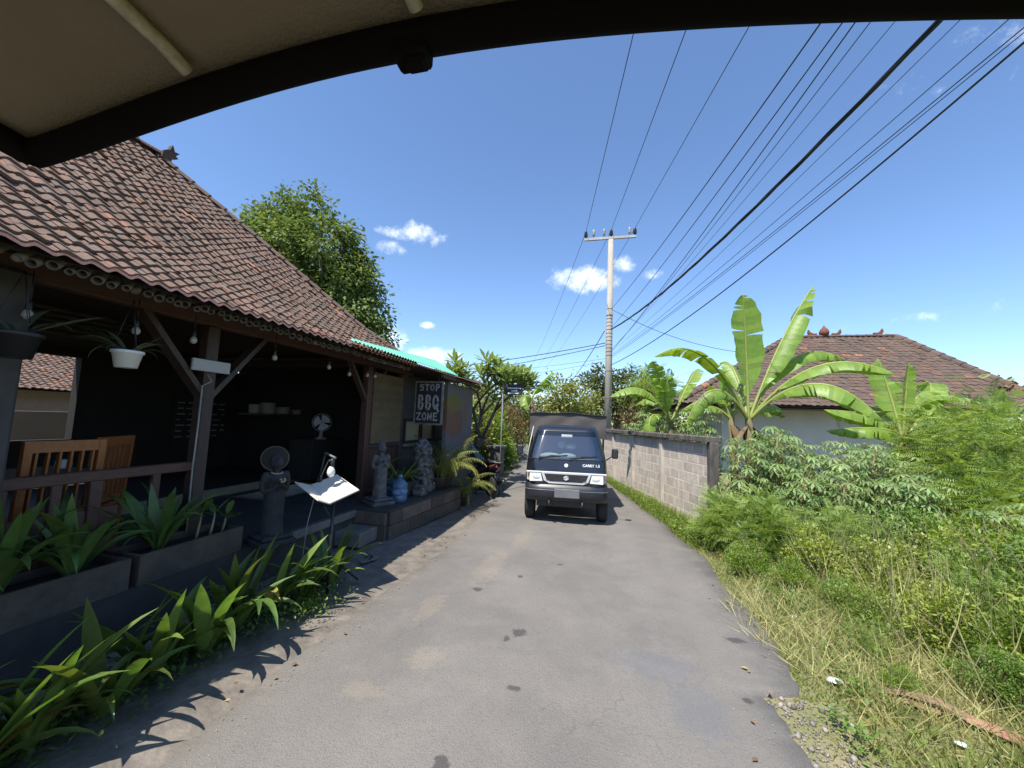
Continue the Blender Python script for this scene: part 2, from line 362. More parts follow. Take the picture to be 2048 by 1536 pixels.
TILE2 = pm('old_clay_tile', (1, .98, .95), (.66, .62, .60), rough=.9, scale=3, spec=.2, rndcol=[(0, (.135, .102, .085)), (.3, (.155, .110, .088)), (.6, (.115, .094, .082)), (.90, (.165, .110, .086)), (.985, (.20, .118, .085)), (1, (.42, .185, .11))])
BAMBOO = pm('weathered_bamboo', (.14, .122, .095), (.075, .067, .055), rough=.6, scale=14)
WHITE = pm('white_plastic', (.72, .72, .70), var=.06, rough=.4)
BLKM = pm('black_metal', (.018, .018, .02), var=.2, rough=.45)
GLASSY = None
def glass(name, tint, refl=.10):
    m = bpy.data.materials.new(name); m.use_nodes = True; t = m.node_tree; N = t.nodes; L = t.links; N.remove(N['Principled BSDF'])
    tr = N.new('ShaderNodeBsdfTransparent'); tr.inputs[0].default_value = (*tint, 1); gl = N.new('ShaderNodeBsdfGlossy'); gl.inputs['Roughness'].default_value = .03
    fr = N.new('ShaderNodeFresnel'); fr.inputs['IOR'].default_value = 1.5; mx = N.new('ShaderNodeMixShader')
    mr = N.new('ShaderNodeMapRange'); mr.inputs['To Min'].default_value = refl; mr.inputs['To Max'].default_value = 1; L.new(fr.outputs[0], mr.inputs['Value'])
    L.new(mr.outputs[0], mx.inputs[0]); L.new(tr.outputs[0], mx.inputs[1]); L.new(gl.outputs[0], mx.inputs[2]); L.new(mx.outputs[0], N['Material Output'].inputs['Surface']); return m
GLASS = glass('windscreen_glass', (.72, .82, .82), .24)
BULBG = pm('shaded_bulb_glass', (.36, .36, .34), var=.02, rough=.15)  # white bulb glass, colour darkened for the shade under the eave

# ---------------------------------------------------------------- ground, road, verges
me = npmesh('ground', np.array([(x, y, -.06) for y in (-250, 700) for x in (-500, 500)], float), np.array([[0, 1, 3, 2]]))
tag(addmesh('ground', me, SOIL), kind='structure')
LE = [(-12, -2.0), (0, -2.03), (1.6, -2.05), (2.57, -2.10), (3.04, -2.08), (3.8, -2.11), (5.0, -1.97), (6.96, -2.12), (7.85, -2.14), (9.5, -2.35), (11.2, -2.7), (16, -3.3), (24, -5.2), (40, -11)]
RE = [(-12, .95), (0, 1.0), (2.2, 1.10), (2.95, 1.13), (3.06, 1.10), (3.14, 1.36), (3.5, 1.40), (4.24, 1.41), (5.93, 1.365), (7.46, 1.15), (8.6, .93), (11.4, .40), (16, -.25), (24, -2.0), (40, -7)]
def interp(tab, y): return float(np.interp(y, [a for a, b in tab], [b for a, b in tab]))
ys = sorted(set(list(np.arange(-12, 0, 1.0)) + list(np.arange(0, 12, .06)) + list(np.arange(12, 40.1, .8)) + [3.06, 3.14]))
V = []; nc = 14
for y in ys:
    jl = random.uniform(-.022, .022) + .03 * math.sin(y * 2.1) if y < 12 else 0; jr = random.uniform(-.022, .022) + .03 * math.sin(y * 3.3 + 1) if y < 12 else 0
    a, b = interp(LE, y) + jl, interp(RE, y) + jr
    V.append((a - .02, y, -.05))
    for k in range(nc + 1):
        u = k / nc; V.append((a + (b - a) * u, y, .0 + .02 * (1 - (2 * u - 1) ** 2) + .003 * math.sin(y * 1.3 + k)))
    V.append((b + .02, y, -.06))
w = nc + 3
Fc = [(i * w + k, i * w + k + 1, (i + 1) * w + k + 1, (i + 1) * w + k) for i in range(len(ys) - 1) for k in range(w - 1)]
tag(addmesh('road', npmesh('road', V, Fc), ASPH), kind='structure')
# old concrete apron and gutter edge on the left of the road
V = []
for y in ys:
    if not -3 <= y <= 10.2: continue
    for k in range(10):
        u = k / 9; x = -3.55 + (interp(LE, y) + .12 + 3.55) * u
        V.append((x, y, -.034 + .01 * math.sin(y * 2 + x * 3) + random.uniform(-.003, .003) - .015 * u * u))
Fc = [(i * 10 + k, i * 10 + k + 1, (i + 1) * 10 + k + 1, (i + 1) * 10 + k) for i in range(len(V) // 10 - 1) for k in range(9)]
tag(addmesh('pavement', npmesh('pavement', V, Fc), CONC), kind='structure')
# field on the right: uneven verge that rises a little away from the road
def fieldz(x, y):
    e = interp(RE, y); d = max(0, x - e)
    return -.035 + .10 * min(1, d / 2.5) + .04 * math.sin(x * 1.7 + y) * min(1, d) + .03 * math.sin(y * 2.3 - x) * min(1, d)
gx = np.concatenate([np.linspace(0, 3, 24), np.linspace(3.4, 30, 26)]); gy = np.concatenate([np.arange(-3, 13, .25), np.arange(13, 42, 2)])
V = []
for y in gy:
    e = interp(RE, y) - .12
    for d in gx: V.append((e + d, y, fieldz(e + d, y)))
w = len(gx); Fc = [(i * w + k, i * w + k + 1, (i + 1) * w + k + 1, (i + 1) * w + k) for i in range(len(gy) - 1) for k in range(w - 1)]
VERGE = pm('verge_earth', (.25, .215, .115), (.15, .165, .055), scale=3.2, bump=.6, bscale=40, contrast=1.5)
tag(addmesh('verge', npmesh('verge', V, Fc, smooth=True), VERGE), kind='structure')
# gravel broken from the edge of the road (bottom right)
n = 3600
gp = np.stack([rng.uniform(1.05, 1.75, n), rng.uniform(1.6, 3.1, n), np.zeros(n)], 1); gp = gp[(gp[:, 0] - 1.1 < (.62 - .18 * abs(gp[:, 1] - 2.6)) * rng.random(n) ** .6)]
gp[:, 2] = [fieldz(a, b) + .006 for a, b, c in gp]
ico = [(0, 0, 1), (.9, 0, .3), (.2, .9, .3), (-.8, .5, .2), (-.7, -.6, .3), (.3, -.9, .2), (0, 0, -.6)]
icf = [(0, 1, 2), (0, 2, 3), (0, 3, 4), (0, 4, 5), (0, 5, 1), (6, 2, 1), (6, 3, 2), (6, 4, 3), (6, 5, 4), (6, 1, 5)]
V, Fc, rn = scatter(ico, icf, gp, frames(rdir(len(gp))), rng.choice([.004, .006, .009, .022], len(gp), p=[.4, .35, .22, .03]))
tag(addmesh('gravel', npmesh('gravel', V, Fc, rn), pm('road_gravel', (.30, .27, .23), (.17, .155, .14), rnd=.5)), 'grey gravel crumbling from the road edge', 'gravel', kind='stuff')

n = 700; gy_ = rng.uniform(1.5, 9, n); sd = rng.random(n) < .6; gx_ = np.where(sd, np.array([interp(LE, y) for y in gy_]) + np.abs(rng.normal(0, .16, n)), np.array([interp(RE, y) for y in gy_]) - np.abs(rng.normal(0, .22, n)))
V, Fc, rn = scatter(ico, icf, np.stack([gx_, gy_, np.full(n, .006)], 1), frames(rdir(n)), rng.uniform(.002, .006, n))
tag(addmesh('grit', npmesh('grit', V, Fc, rn), pm('pale_grit', (.34, .30, .25), var=.2, rnd=.3)), 'loose grit along both road edges', 'grit', kind='stuff')
# ---------------------------------------------------------------- tiled roofs
def tile_mesh(name, w, l, amp, n=8):
    """S-shaped clay tile: front edge at y=0 with a lip, back at y=l, wave across x"""
    V = []
    def wv(u): return amp * (math.sin(u * 2 * math.pi) + .25 * math.sin(u * 4 * math.pi))
    for yy, zz in ((0, .021), (l, 0.0)):
        for k in range(n + 1):
            u = k / n; V.append(((u - .5) * w * 1.04, yy, zz + wv(u)))
    for zz in (.021, -.002):                       # separate lip vertices keep the front edge crisp
        for k in range(n + 1):
            u = k / n; V.append(((u - .5) * w * 1.04, 0.0, zz + wv(u)))
    m = n + 1
    F = [(k, k + 1, m + k + 1, m + k) for k in range(n)] + [(3 * m + k, 3 * m + k + 1, 2 * m + k + 1, 2 * m + k) for k in range(n)]
    return np.array(V), np.array(F)
def tile_slope(parent, tm, tv, tf, mat, origin, along, inward, prof, length, hip0, hip1, w, expo, nmax, jit=.004, score=None):
    """rows of tiles on a slope: eave line from origin along 'along' (length); prof = [(run, z)]; hips cut the ends by run*hip"""
    A = np.array(along, float); I = np.array(inward, float); O = np.array(origin, float)
    runs = np.array([p[0] for p in prof]); zs = np.array([p[1] for p in prof]); arc = np.concatenate([[0], np.cumsum(np.hypot(np.diff(runs), np.diff(zs)))])
    P_, R_ = [], []
    s = -0.045
    while s < arc[-1] - .12:
        r = np.interp(max(s, 0), arc, runs); z = np.interp(max(s, 0), arc, zs); r2 = np.interp(s + expo, arc, runs); z2 = np.interp(s + expo, arc, zs)
        if s < 0: t = np.array([np.interp(.2, arc, runs), np.interp(.2, arc, zs) - zs[0]]); t /= np.linalg.norm(t); r += t[0] * s; z += t[1] * s; 
        tan = I * (r2 - r) + np.array([0, 0, z2 - z]); tan /= np.linalg.norm(tan)
        a0 = hip0 * r; a1 = length - hip1 * r; off = 0
        k0 = math.ceil((a0 - .02) / w); k1 = math.floor((a1 + .02) / w)
        for k in range(k0, k1):
            p = O + A * ((k + .5) * w) + I * r; p = np.array([p[0], p[1], z + .03]) + rng.normal(0, jit, 3)
            d = tan + rng.normal(0, .005, 3); d /= np.linalg.norm(d); x = A + rng.normal(0, .006, 3); x -= d * (x @ d); x /= np.linalg.norm(x); zz = np.cross(x, d)
            if zz[2] < 0: x = -x; zz = -zz
            P_.append(p); R_.append(np.stack([x, d, zz], 1))
        s += expo
    P_ = np.array(P_); R_ = np.array(R_)
    order = np.argsort([score(p) for p in P_]); near, far = order[:nmax], order[nmax:]
    pl = np.array(wloc(parent))
    for i in near:
        o = bpy.data.objects.new('roof_tile', tm); C.objects.link(o); o.parent = parent
        M = Matrix([list(R_[i][r_]) + [float((P_[i] - pl)[r_])] for r_ in range(3)] + [[0, 0, 0, 1]]); o.matrix_local = M
    if len(far):
        V, Fc, rn = scatter(tv, tf, P_[far] - pl, R_[far], np.ones(len(far)))
        tag(addmesh('roof_tiles', npmesh('roof_tiles', V, Fc, rn, True), mat, parent), kind='stuff')
TV, TF = tile_mesh('roof_tile', .122, .135, .0115)
tmesh = npmesh('roof_tile', TV, TF, smooth=True); tmesh.materials.append(TILE)
def halfcap(p0, p1, r, n=8):
    """half-round ridge tile between two points, wider at its lower end"""
    a = Vector(p0); b = Vector(p1); d = (b - a).normalized(); x = d.cross(Vector((0, 0, 1))).normalized(); z = x.cross(d)
    V = []
    for p, rr in ((a, r * 1.12), (b, r * .92)):
        for k in range(n + 1):
            t = math.pi * k / n; V.append(p + x * (math.cos(t) * rr) + z * (math.sin(t) * rr * .8))
    m = n + 1; m_ = MB().add(V, [(k, k + 1, m + k + 1, m + k) for k in range(n)], True); m_.add([V[k] for k in range(m)], [tuple(range(m))]); return m_
def along_poly(pts, step):
    pts = [Vector(p) for p in pts]; out_ = []; carry = 0
    for a, b in zip(pts, pts[1:]):
        L_ = (b - a).length; n_ = max(1, round(L_ / step))
        for k in range(n_): out_.append((a.lerp(b, k / n_), a.lerp(b, (k + 1) / n_)))
    return out_

# ---------------------------------------------------------------- restaurant on the left
HX, HY, HZ = -3.1, 6.0, 2.62
PROF = [(0, 2.62), (.63, 3.10), (1.46, 3.93), (2.5, 4.96)]; RUN = 2.5
rest = thing('restaurant', 'open-fronted timber restaurant with steep brown clay-tiled roof on the left', 'building', (-5.9, 2, 0))
# roof deck under the tiles (four slopes), then tiles on the slope that faces the road
dk = MB(); Y0 = -3.5; RX = HX - RUN
def prof_pts(fn): return [fn(r, z - .02) for r, z in PROF]
rows_f = [((HX - r, Y0, z - .03), (HX - r, HY - r, z - .03)) for r, z in PROF]
rows_b = [((2 * RX - HX + r, Y0, z - .03), (2 * RX - HX + r, HY - r, z - .03)) for r, z in PROF]
for rows in (rows_f, rows_b):
    V = [p for r_ in rows for p in r_]; dk.add(V, [(2 * i, 2 * i + 1, 2 * i + 3, 2 * i + 2) for i in range(len(rows) - 1)])
V = [p for a, b in zip(rows_f, rows_b) for p in (a[1], b[1])]; dk.add(V, [(2 * i, 2 * i + 1, 2 * i + 3, 2 * i + 2) for i in range(len(PROF) - 1)])
V = [p for a, b in zip(rows_f, rows_b) for p in (a[0], b[0])]; dk.add(V, [(2 * i, 2 * i + 1, 2 * i + 3, 2 * i + 2) for i in range(len(PROF) - 1)])
roof = dk.build('roof', pm('roof_deck', (.05, .036, .03), var=.3), rest)
tile_slope(roof, tmesh, TV, TF, TILE, (HX, Y0, 0), (0, 1, 0), (-1, 0, 0), PROF, HY - Y0, 0, 1, .122, .095, 300, score=lambda p: (100 if p[1] < 1.25 + .42 * (-3.1 - p[0]) else 0) + math.hypot(p[0], p[1]))
hip = [(HX - r, HY - r, z + .02) for r, z in PROF]
for a, b in along_poly(hip, .22):
    halfcap(a, b, .07).build('ridge_tile', TILE, roof)
for a, b in along_poly([(RX, HY - RUN, 4.99), (RX, -1.5, 4.99)], .25): halfcap(a, b, .08).build('ridge_tile', TILE, roof)
# carved ornaments at the ridge end
ORN = pm('carved_terracotta', (.11, .055, .04), (.05, .03, .026), bump=.5)
def ornament(c, s, along=(0, 1, 0), mat=ORN, parent=roof, lean=1):
    m = MB(); A = Vector(along); pts = [(0, 0), (.5, .0), (.62, .25), (.95, .45), (.78, .55), (1.0, .85), (.7, .78), (.55, 1.15), (.42, .75), (.2, .6), (.05, .45)]
    poly = [((x - .5) * s * lean, y * s) for x, y in pts]
    M = Matrix(((A.x, 0, A.y, c[0]), (A.y, 0, -A.x, c[1]), (0, 1, 0, c[2]), (0, 0, 0, 1)))
    m.prism(poly, -.05 * s - .02, .05 * s + .02, M); m.ball((c[0], c[1], c[2] + .2 * s), (.16 * s, .16 * s, .3 * s), 8, 6)
    return m.build('roof_ornament', mat, parent)
ornament((HX - 2.42, HY - 2.42, 4.95), .20); ornament((RX, 3.05, 5.02), .17, lean=-1)
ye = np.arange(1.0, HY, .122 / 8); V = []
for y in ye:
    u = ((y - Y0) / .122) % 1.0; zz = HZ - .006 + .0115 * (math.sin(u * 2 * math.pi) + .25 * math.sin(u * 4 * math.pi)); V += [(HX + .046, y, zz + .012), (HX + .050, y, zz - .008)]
m = MB(); m.add(V, [(2 * i, 2 * i + 1, 2 * i + 3, 2 * i + 2) for i in range(len(ye) - 1)], True); m.build('eave_tile_edge', pm('bounce_lit_clay', (.66, .31, .23), (.52, .24, .17), scale=9), rest)  # orange clay lip strip, light bounced off the road put into its colour
# fascia board, bamboo rafters with open ends, beam
MB().b2((-3.20, Y0, 2.645), (-3.17, HY, 2.675)).build('eave_board', DWOOD, rest)
y = -1.0; bi = 0
while y < 5.95:
    r = random.uniform(.021, .031); hollow = random.random() < .85
    x0 = -3.17 + random.uniform(-.03, .015); zz = 2.56 + random.uniform(-.012, .012)
    a = Vector((x0, y, zz)); d = Vector((-.62, .58 + random.uniform(-.06, .06), .50)).normalized(); b = a + d * .8
    m = MB(); n = 12; x = d.cross(Vector((0, 0, 1))).normalized(); u = x.cross(d); V = []
    for p, rr in ((b, r), (a, r), (a, r * .76), (a + d * .35, r * .74)):
        for k in range(n): t = 2 * math.pi * k / n; V.append(p + (x * math.cos(t) + u * math.sin(t)) * rr)
    Fc = [(i * n + k, i * n + (k + 1) % n, (i + 1) * n + (k + 1) % n, (i + 1) * n + k) for i in range(3) for k in range(n)]
    m.add(V, Fc, True); m.f.append(tuple(3 * n + k for k in range(n))); m.sm.append(False)
    if not hollow: m.lathe([(r * .7, 0), (r * .3, .004)], a - d * .002, 10, M=d.to_track_quat('Z', 'Y').to_matrix())
    m.build('bamboo_rafter', BAMBOO, rest)
    y += r * 2 + random.uniform(.008, .035)
PX = -3.85
MB().bev((PX, 2.6, 2.665), (.11, 9.4, .15), .01).build('beam', RWOOD, rest)
MB().bev((PX + .02, 2.6, 2.81), (.07, 9.4, .10), .01).build('wall_plate', DWOOD, rest)
def post(y, w=.12, z0=.38, mat=DWOOD, name='post'):
    return MB().bev((PX, y, (z0 + 2.59) / 2), (w, w, 2.59 - z0), .012).build(name, mat, rest)
post(3.05); post(5.79, .13, mat=RWOOD); post(6.95, .11); MB().bev((PX, 1.62, 1.5), (.26, .24, 2.24), .02).build('post', pm('grey_timber_column', (.075, .07, .066), (.045, .042, .04), scale=5), rest)
for y0, dirs in ((3.05, (-1, 1)), (5.79, (-1, 1))):
    for dsg in dirs:
        if y0 == 3.05: MB().bar((PX, y0 + dsg * .03, 1.88), (PX, y0 + dsg * .62, 2.60), .05, .115, up=(1, 0, 0)).build('brace', DWOOD, rest)
        else: MB().bar((PX, y0 + dsg * .03, 1.98), (PX, y0 + dsg * .52, 2.60), .05, .085, up=(1, 0, 0)).build('brace', DWOOD, rest)
# terrace railing between the column and the first post
MB().bev((PX, 2.36, 1.205), (.06, 1.26, .085), .008).build('handrail', RWOOD, rest)
MB().bev((PX, .6, 1.205), (.06, 1.8, .085), .008).build('handrail', RWOOD, rest)
for yy in (1.78, 2.05, 2.28, 2.70): MB().bev((PX, yy, .78), (.05, .06 if yy != 2.28 else .08, .78), .006).build('baluster', RWOOD, rest)
MB().bev((PX - .01, 2.05, .72), (.03, .80, .46), .006).build('rail_panel', RWOOD, rest)
# walls: dark interior with an opening towards the neighbour's yard
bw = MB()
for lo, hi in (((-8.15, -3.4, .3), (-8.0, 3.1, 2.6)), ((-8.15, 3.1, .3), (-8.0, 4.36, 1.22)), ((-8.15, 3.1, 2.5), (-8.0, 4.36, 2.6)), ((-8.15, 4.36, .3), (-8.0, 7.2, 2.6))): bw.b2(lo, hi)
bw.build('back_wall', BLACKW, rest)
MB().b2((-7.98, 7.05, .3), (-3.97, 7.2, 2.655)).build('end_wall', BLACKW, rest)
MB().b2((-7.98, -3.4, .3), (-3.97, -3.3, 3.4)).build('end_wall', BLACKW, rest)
for k in range(5): MB().tube([(-7.2 + k * .05, -1, 2.72 + k * .07), (-7.2 + k * .05, 4.35, 2.72 + k * .07)], .03, 8).build('ceiling_bamboo', BAMBOO, rest)
# floors and terrace
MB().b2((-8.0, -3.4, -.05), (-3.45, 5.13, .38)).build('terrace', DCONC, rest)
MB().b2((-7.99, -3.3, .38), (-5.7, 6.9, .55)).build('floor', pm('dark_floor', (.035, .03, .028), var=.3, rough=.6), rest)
MB().b2((-5.70, 1.5, .44), (-5.66, 6.9, .56)).build('floor_edge', pm('pale_floor_edge', (.22, .18, .13), var=.2), rest)
MB().bev((-3.27, 4.90, .085), (.40, .42, .19), .015).build('step', pm('worn_step', (.19, .175, .155), (.10, .095, .09), scale=5, bump=.4), rest)
MB().bev((-3.47, 4.35, .33), (.10, 1.5, .10), .012).build('step', pm('worn_step', (.2, .18, .16)), rest)
# raised stone platform with facing stones
core = MB(); base = [(-2.96, 5.16), (-2.72, 7.45), (-4.9, 7.45), (-4.9, 5.16)]
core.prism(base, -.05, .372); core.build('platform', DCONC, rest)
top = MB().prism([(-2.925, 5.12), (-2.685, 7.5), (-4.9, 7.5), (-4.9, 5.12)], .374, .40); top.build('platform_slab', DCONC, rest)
def face_stones(a, b, zs, lens, out):
    a = Vector((*a, 0)); b = Vector((*b, 0)); d = (b - a).normalized(); L_ = (b - a).length; ang = math.atan2(d.y, d.x)
    for (z0, z1), ln in zip(zs, lens):
        s = 0
        for l in ln:
            l2 = min(l, L_ - s)
            if l2 < .05: break
            c = a + d * (s + l2 / 2) + Vector(out) * random.uniform(.008, .022)
            MB().bev((c.x, c.y, (z0 + z1) / 2), (l2 - .008, .05, z1 - z0 - .006), .008, rz=ang).build('facing_stone', STONE, rest)
            s += l2
face_stones((-2.955, 5.17), (-2.725, 7.45), [(-.03, .18), (.18, .37)], [(.52, .34, .45, .38, .42, .5), (.30, .50, .36, .44, .40, .5)], (1, -.1, 0))
face_stones((-3.50, 5.15), (-2.96, 5.15), [(-.03, .18), (.18, .37)], [(.3, .3), (.2, .4)], (0, -1, 0))
# bamboo blind, wooden panel below, window panes, mural wall
bl = MB()
for k in range(46):
    z = 2.50 - k * .0268; bl.add([(PX + .045 + .004 * math.sin(k), 5.90, z), (PX + .045 + .004 * math.sin(k), 6.88, z), (PX + .053, 6.88, z - .0245), (PX + .053, 5.90, z - .0245)], [(0, 1, 2, 3)])
    bl.add([(PX + .036, 5.90, z), (PX + .036, 6.88, z), (PX + .036, 6.88, z - .0245), (PX + .036, 5.90, z - .0245)], [(3, 2, 1, 0)])
bl.build('bamboo_blind', pm('tan_blind', (.235, .175, .095), (.16, .12, .065), scale=3, rough=.8, trans=.25), rest)
MB().bev((PX, 6.38, 1.225), (.09, 1.1, .07), .008).build('rail', DWOOD, rest)
MB().bev((PX, 6.38, .46), (.09, 1.1, .07), .008).build('rail', RWOOD, rest)
for k in range(7): MB().bev((PX - .01, 5.95 + k * .145, .84), (.03, .138, .70), .006).build('plank', RWOOD, rest)
aw = MB()
aw.b2((PX - .06, 6.90, -.05), (PX + .0, 9.3, 1.23)); aw.b2((PX - .06, 6.90, 1.68), (PX + .0, 9.3, 2.60)); aw.b2((PX - .06, 8.55, 1.2), (PX + .0, 9.3, 1.7)); aw.b2((PX - .06, 9.24, -.05), (PX - 3, 9.32, 2.6))
aw.build('annex_wall', pm('grey_annex_wall', (.085, .078, .072), (.05, .047, .045), scale=3), rest)
FR = pm('window_frame', (.03, .022, .018), var=.2)
PANE = pm('frosted_pane', (.42, .36, .22), (.34, .29, .18), scale=3, rough=.25)
for y0, y1 in ((7.12, 7.78), (7.86, 8.50)):
    f = MB(); f.bev((PX + .02, (y0 + y1) / 2, 1.68), (.05, y1 - y0 + .06, .05), .005); f.bev((PX + .02, (y0 + y1) / 2, 1.24), (.05, y1 - y0 + .06, .05), .005)
    f.bev((PX + .02, y0, 1.46), (.05, .05, .40), .005); f.bev((PX + .02, y1, 1.46), (.05, .05, .40), .005); wf = f.build('window', FR, rest)
    MB().b2((PX + .0, y0 + .02, 1.26), (PX + .012, y1 - .02, 1.66)).build('pane', PANE, wf)
MB().bev((PX + .03, 7.8, 1.18), (.12, 1.5, .06), .006).build('window_sill', CONC, rest)
# painted wall with a sweeping grey and rust mural
def mural():
    m = bpy.data.materials.new('mural_paint'); m.use_nodes = True; N = m.node_tree.nodes; L = m.node_tree.links; b = N['Principled BSDF']; b.inputs['Roughness'].default_value = .8
    g = N.new('ShaderNodeNewGeometry'); mp = N.new('ShaderNodeMapping'); mp.inputs['Rotation'].default_value = (R(35), 0, 0); mp.inputs['Scale'].default_value = (1, .8, 4); L.new(g.outputs['Position'], mp.inputs[0])
    w = N.new('ShaderNodeTexNoise'); w.inputs['Scale'].default_value = 1.7; w.inputs['Roughness'].default_value = .55; w.inputs['Detail'].default_value = 5; L.new(mp.outputs[0], w.inputs['Vector'])
    cr = N.new('ShaderNodeValToRGB'); e = cr.color_ramp.elements; e[0].color = (.05, .055, .06, 1); e[1].color = (.26, .24, .23, 1)
    for p, c in ((.3, (.11, .14, .14, 1)), (.55, (.14, .12, .12, 1)), (.75, (.20, .15, .12, 1))): q = e.new(p); q.color = c
    L.new(w.outputs['Fac'], cr.inputs[0])
    sx = N.new('ShaderNodeSeparateXYZ'); L.new(g.outputs['Position'], sx.inputs[0])
    n = N.new('ShaderNodeTexNoise'); n.inputs['Scale'].default_value = 3.5; n.inputs['Detail'].default_value = 6; L.new(g.outputs['Position'], n.inputs['Vector'])
    def blob(y, z, ry, rz):
        m1 = N.new('ShaderNodeMapping'); m1.inputs['Location'].default_value = (0, -y / ry, -z / rz); m1.inputs['Scale'].default_value = (0, 1 / ry, 1 / rz); L.new(g.outputs['Position'], m1.inputs[0])
        ln = N.new('ShaderNodeVectorMath'); ln.operation = 'LENGTH'; L.new(m1.outputs[0], ln.inputs[0]); a = N.new('ShaderNodeMath'); a.operation = 'ADD'; L.new(ln.outputs['Value'], a.inputs[0]); L.new(n.outputs['Fac'], a.inputs[1])
        r = N.new('ShaderNodeMapRange'); r.inputs['From Min'].default_value = 1.6; r.inputs['From Max'].default_value = 1.3; L.new(a.outputs[0], r.inputs[0]); return r.outputs[0]
    c = cr.outputs[0]
    for (q, col) in ((blob(8.05, 1.75, .55, .42), (.17, .085, .05)), (blob(8.0, 2.1, .5, .22), (.16, .13, .035)), (blob(8.75, 1.95, .1, .4), (.18, .11, .06))):
        mx = N.new('ShaderNodeMix'); mx.data_type = 'RGBA'; mx.inputs['B'].default_value = (*col, 1); L.new(q, mx.inputs['Factor']); L.new(c, mx.inputs['A']); c = mx.outputs['Result']
    L.new(c, b.inputs['Base Color']); return m
MB().b2((-3.22, 7.60, -.04), (-3.14, 9.25, 2.50)).build('mural_wall', mural(), rest)
# corrugated sheets over the low end of the eave
def sheet(name, ylo, yhi, xl, xu, zl, slope, mat, pitch=.085, amp=.012, curl=0):
    ys_ = np.arange(ylo, yhi, pitch / 6); V = []; nx = 6
    for y in ys_:
        u0 = interp(xu, y); 
        for k in range(nx):
            u = k / (nx - 1); x = xl + (u0 - xl) * u
            V.append((x, y, zl + slope * (xl - x) + amp * math.sin(2 * math.pi * y / pitch) + curl * (1 - u) * max(0, (y - ylo) / (yhi - ylo) - .5) ** 2))
    Fc = [(i * nx + k, i * nx + k + 1, (i + 1) * nx + k + 1, (i + 1) * nx + k) for i in range(len(ys_) - 1) for k in range(nx - 1)]
    return addmesh(name, npmesh(name, np.array(V) - np.array(wloc(rest)), Fc, smooth=True), mat, rest)
GREEN = pm('mint_corrugated_sheet', (.13, .46, .31), (.19, .52, .37), rough=.6, scale=2)
RUST = pm('rusty_corrugated_sheet', (.10, .05, .03), (.05, .04, .035), rough=.9, scale=5, contrast=1.5)
sheet('corrugated_sheet', 4.15, 7.75, -2.99, [(4.15, -3.04), (5, -3.14), (6, -3.28), (7, -3.44), (8.3, -3.6)], 2.665, .62, GREEN)
sheet('corrugated_sheet', 4.2, 9.2, -2.96, [(4, -3.35), (9.2, -3.35)], 2.615, .20, RUST)
sheet('corrugated_sheet', 7.55, 9.5, -2.85, [(7, -4.9), (9.5, -4.9)], 2.60, .28, RUST, curl=.25)
MB().b2((-8.1, 5.6, 2.66), (-3.2, 9.3, 2.70)).build('annex_ceiling', DWOOD, rest)
MB().bar((-2.98, 6.9, 2.56), (-2.98, 9.3, 2.55), .05, .07).build('eave_board', RUST, rest)
# ---------------------------------------------------------------- furniture and fittings of the restaurant
def chair(label, loc, rz, h=1.08, mat=OWOOD, slats=6):
    """seat towards local +x, back at x=0"""
    t = thing('wooden_chair', label, 'chair', loc, rz, 'slatted wooden chairs')
    for s in (-1, 1):
        MB().bar((0, s * .215, 0), (-.05, s * .215, h), .045, .045).build('leg', mat, t, True)
        MB().bar((.42, s * .205, 0), (.42, s * .205, .44), .042).build('leg', mat, t, True)
    MB().bev((.21, 0, .45), (.46, .46, .035), .008).build('seat', mat, t, True)
    MB().bar((-.05, -.24, h - .03), (-.05, .24, h - .03), .035, .085).build('top_rail', mat, t, True)
    MB().bar((-.02, -.21, .52), (-.02, .21, .52), .03, .05).build('lower_rail', mat, t, True)
    MB().bar((.0, -.21, .22), (.0, .21, .22), .025, .04).build('stretcher', mat, t, True)
    for k in range(slats):
        y = -.165 + .33 * k / (slats - 1); MB().bar((-.022, y, .54), (-.047, y, h - .06), .014, .034, up=(1, 0, 0)).build('slat', mat, t, True)
    return t
chair('orange slatted wooden chair with its back against the restaurant handrail', (-4.12, 2.20, .38), math.pi)
chair('orange slatted wooden chair turned sideways beside the first post', (-4.48, 2.72, .38), math.pi + .55)
chair('slatted chair at the far end of the dark dining room', (-5.3, 1.9, .38), 0.3)
t = thing('dining_table', 'dark square table behind the orange chairs', 'table', (-5.0, 2.45, .38))
MB().bev((0, 0, .735), (.8, .8, .035), .01).build('tabletop', pm('pale_tabletop', (.25, .19, .12), var=.2), t, True)
for sx in (-1, 1):
    for sy in (-1, 1): MB().bev((sx * .34, sy * .34, .36), (.05, .05, .71), .006).build('leg', DWOOD, t, True)
MB().bev((-5.1, 2.75, 1.175), (.11, .08, .08), .01).solo('napkin_box', WHITE, 'small white napkin box on the dark table', 'box')
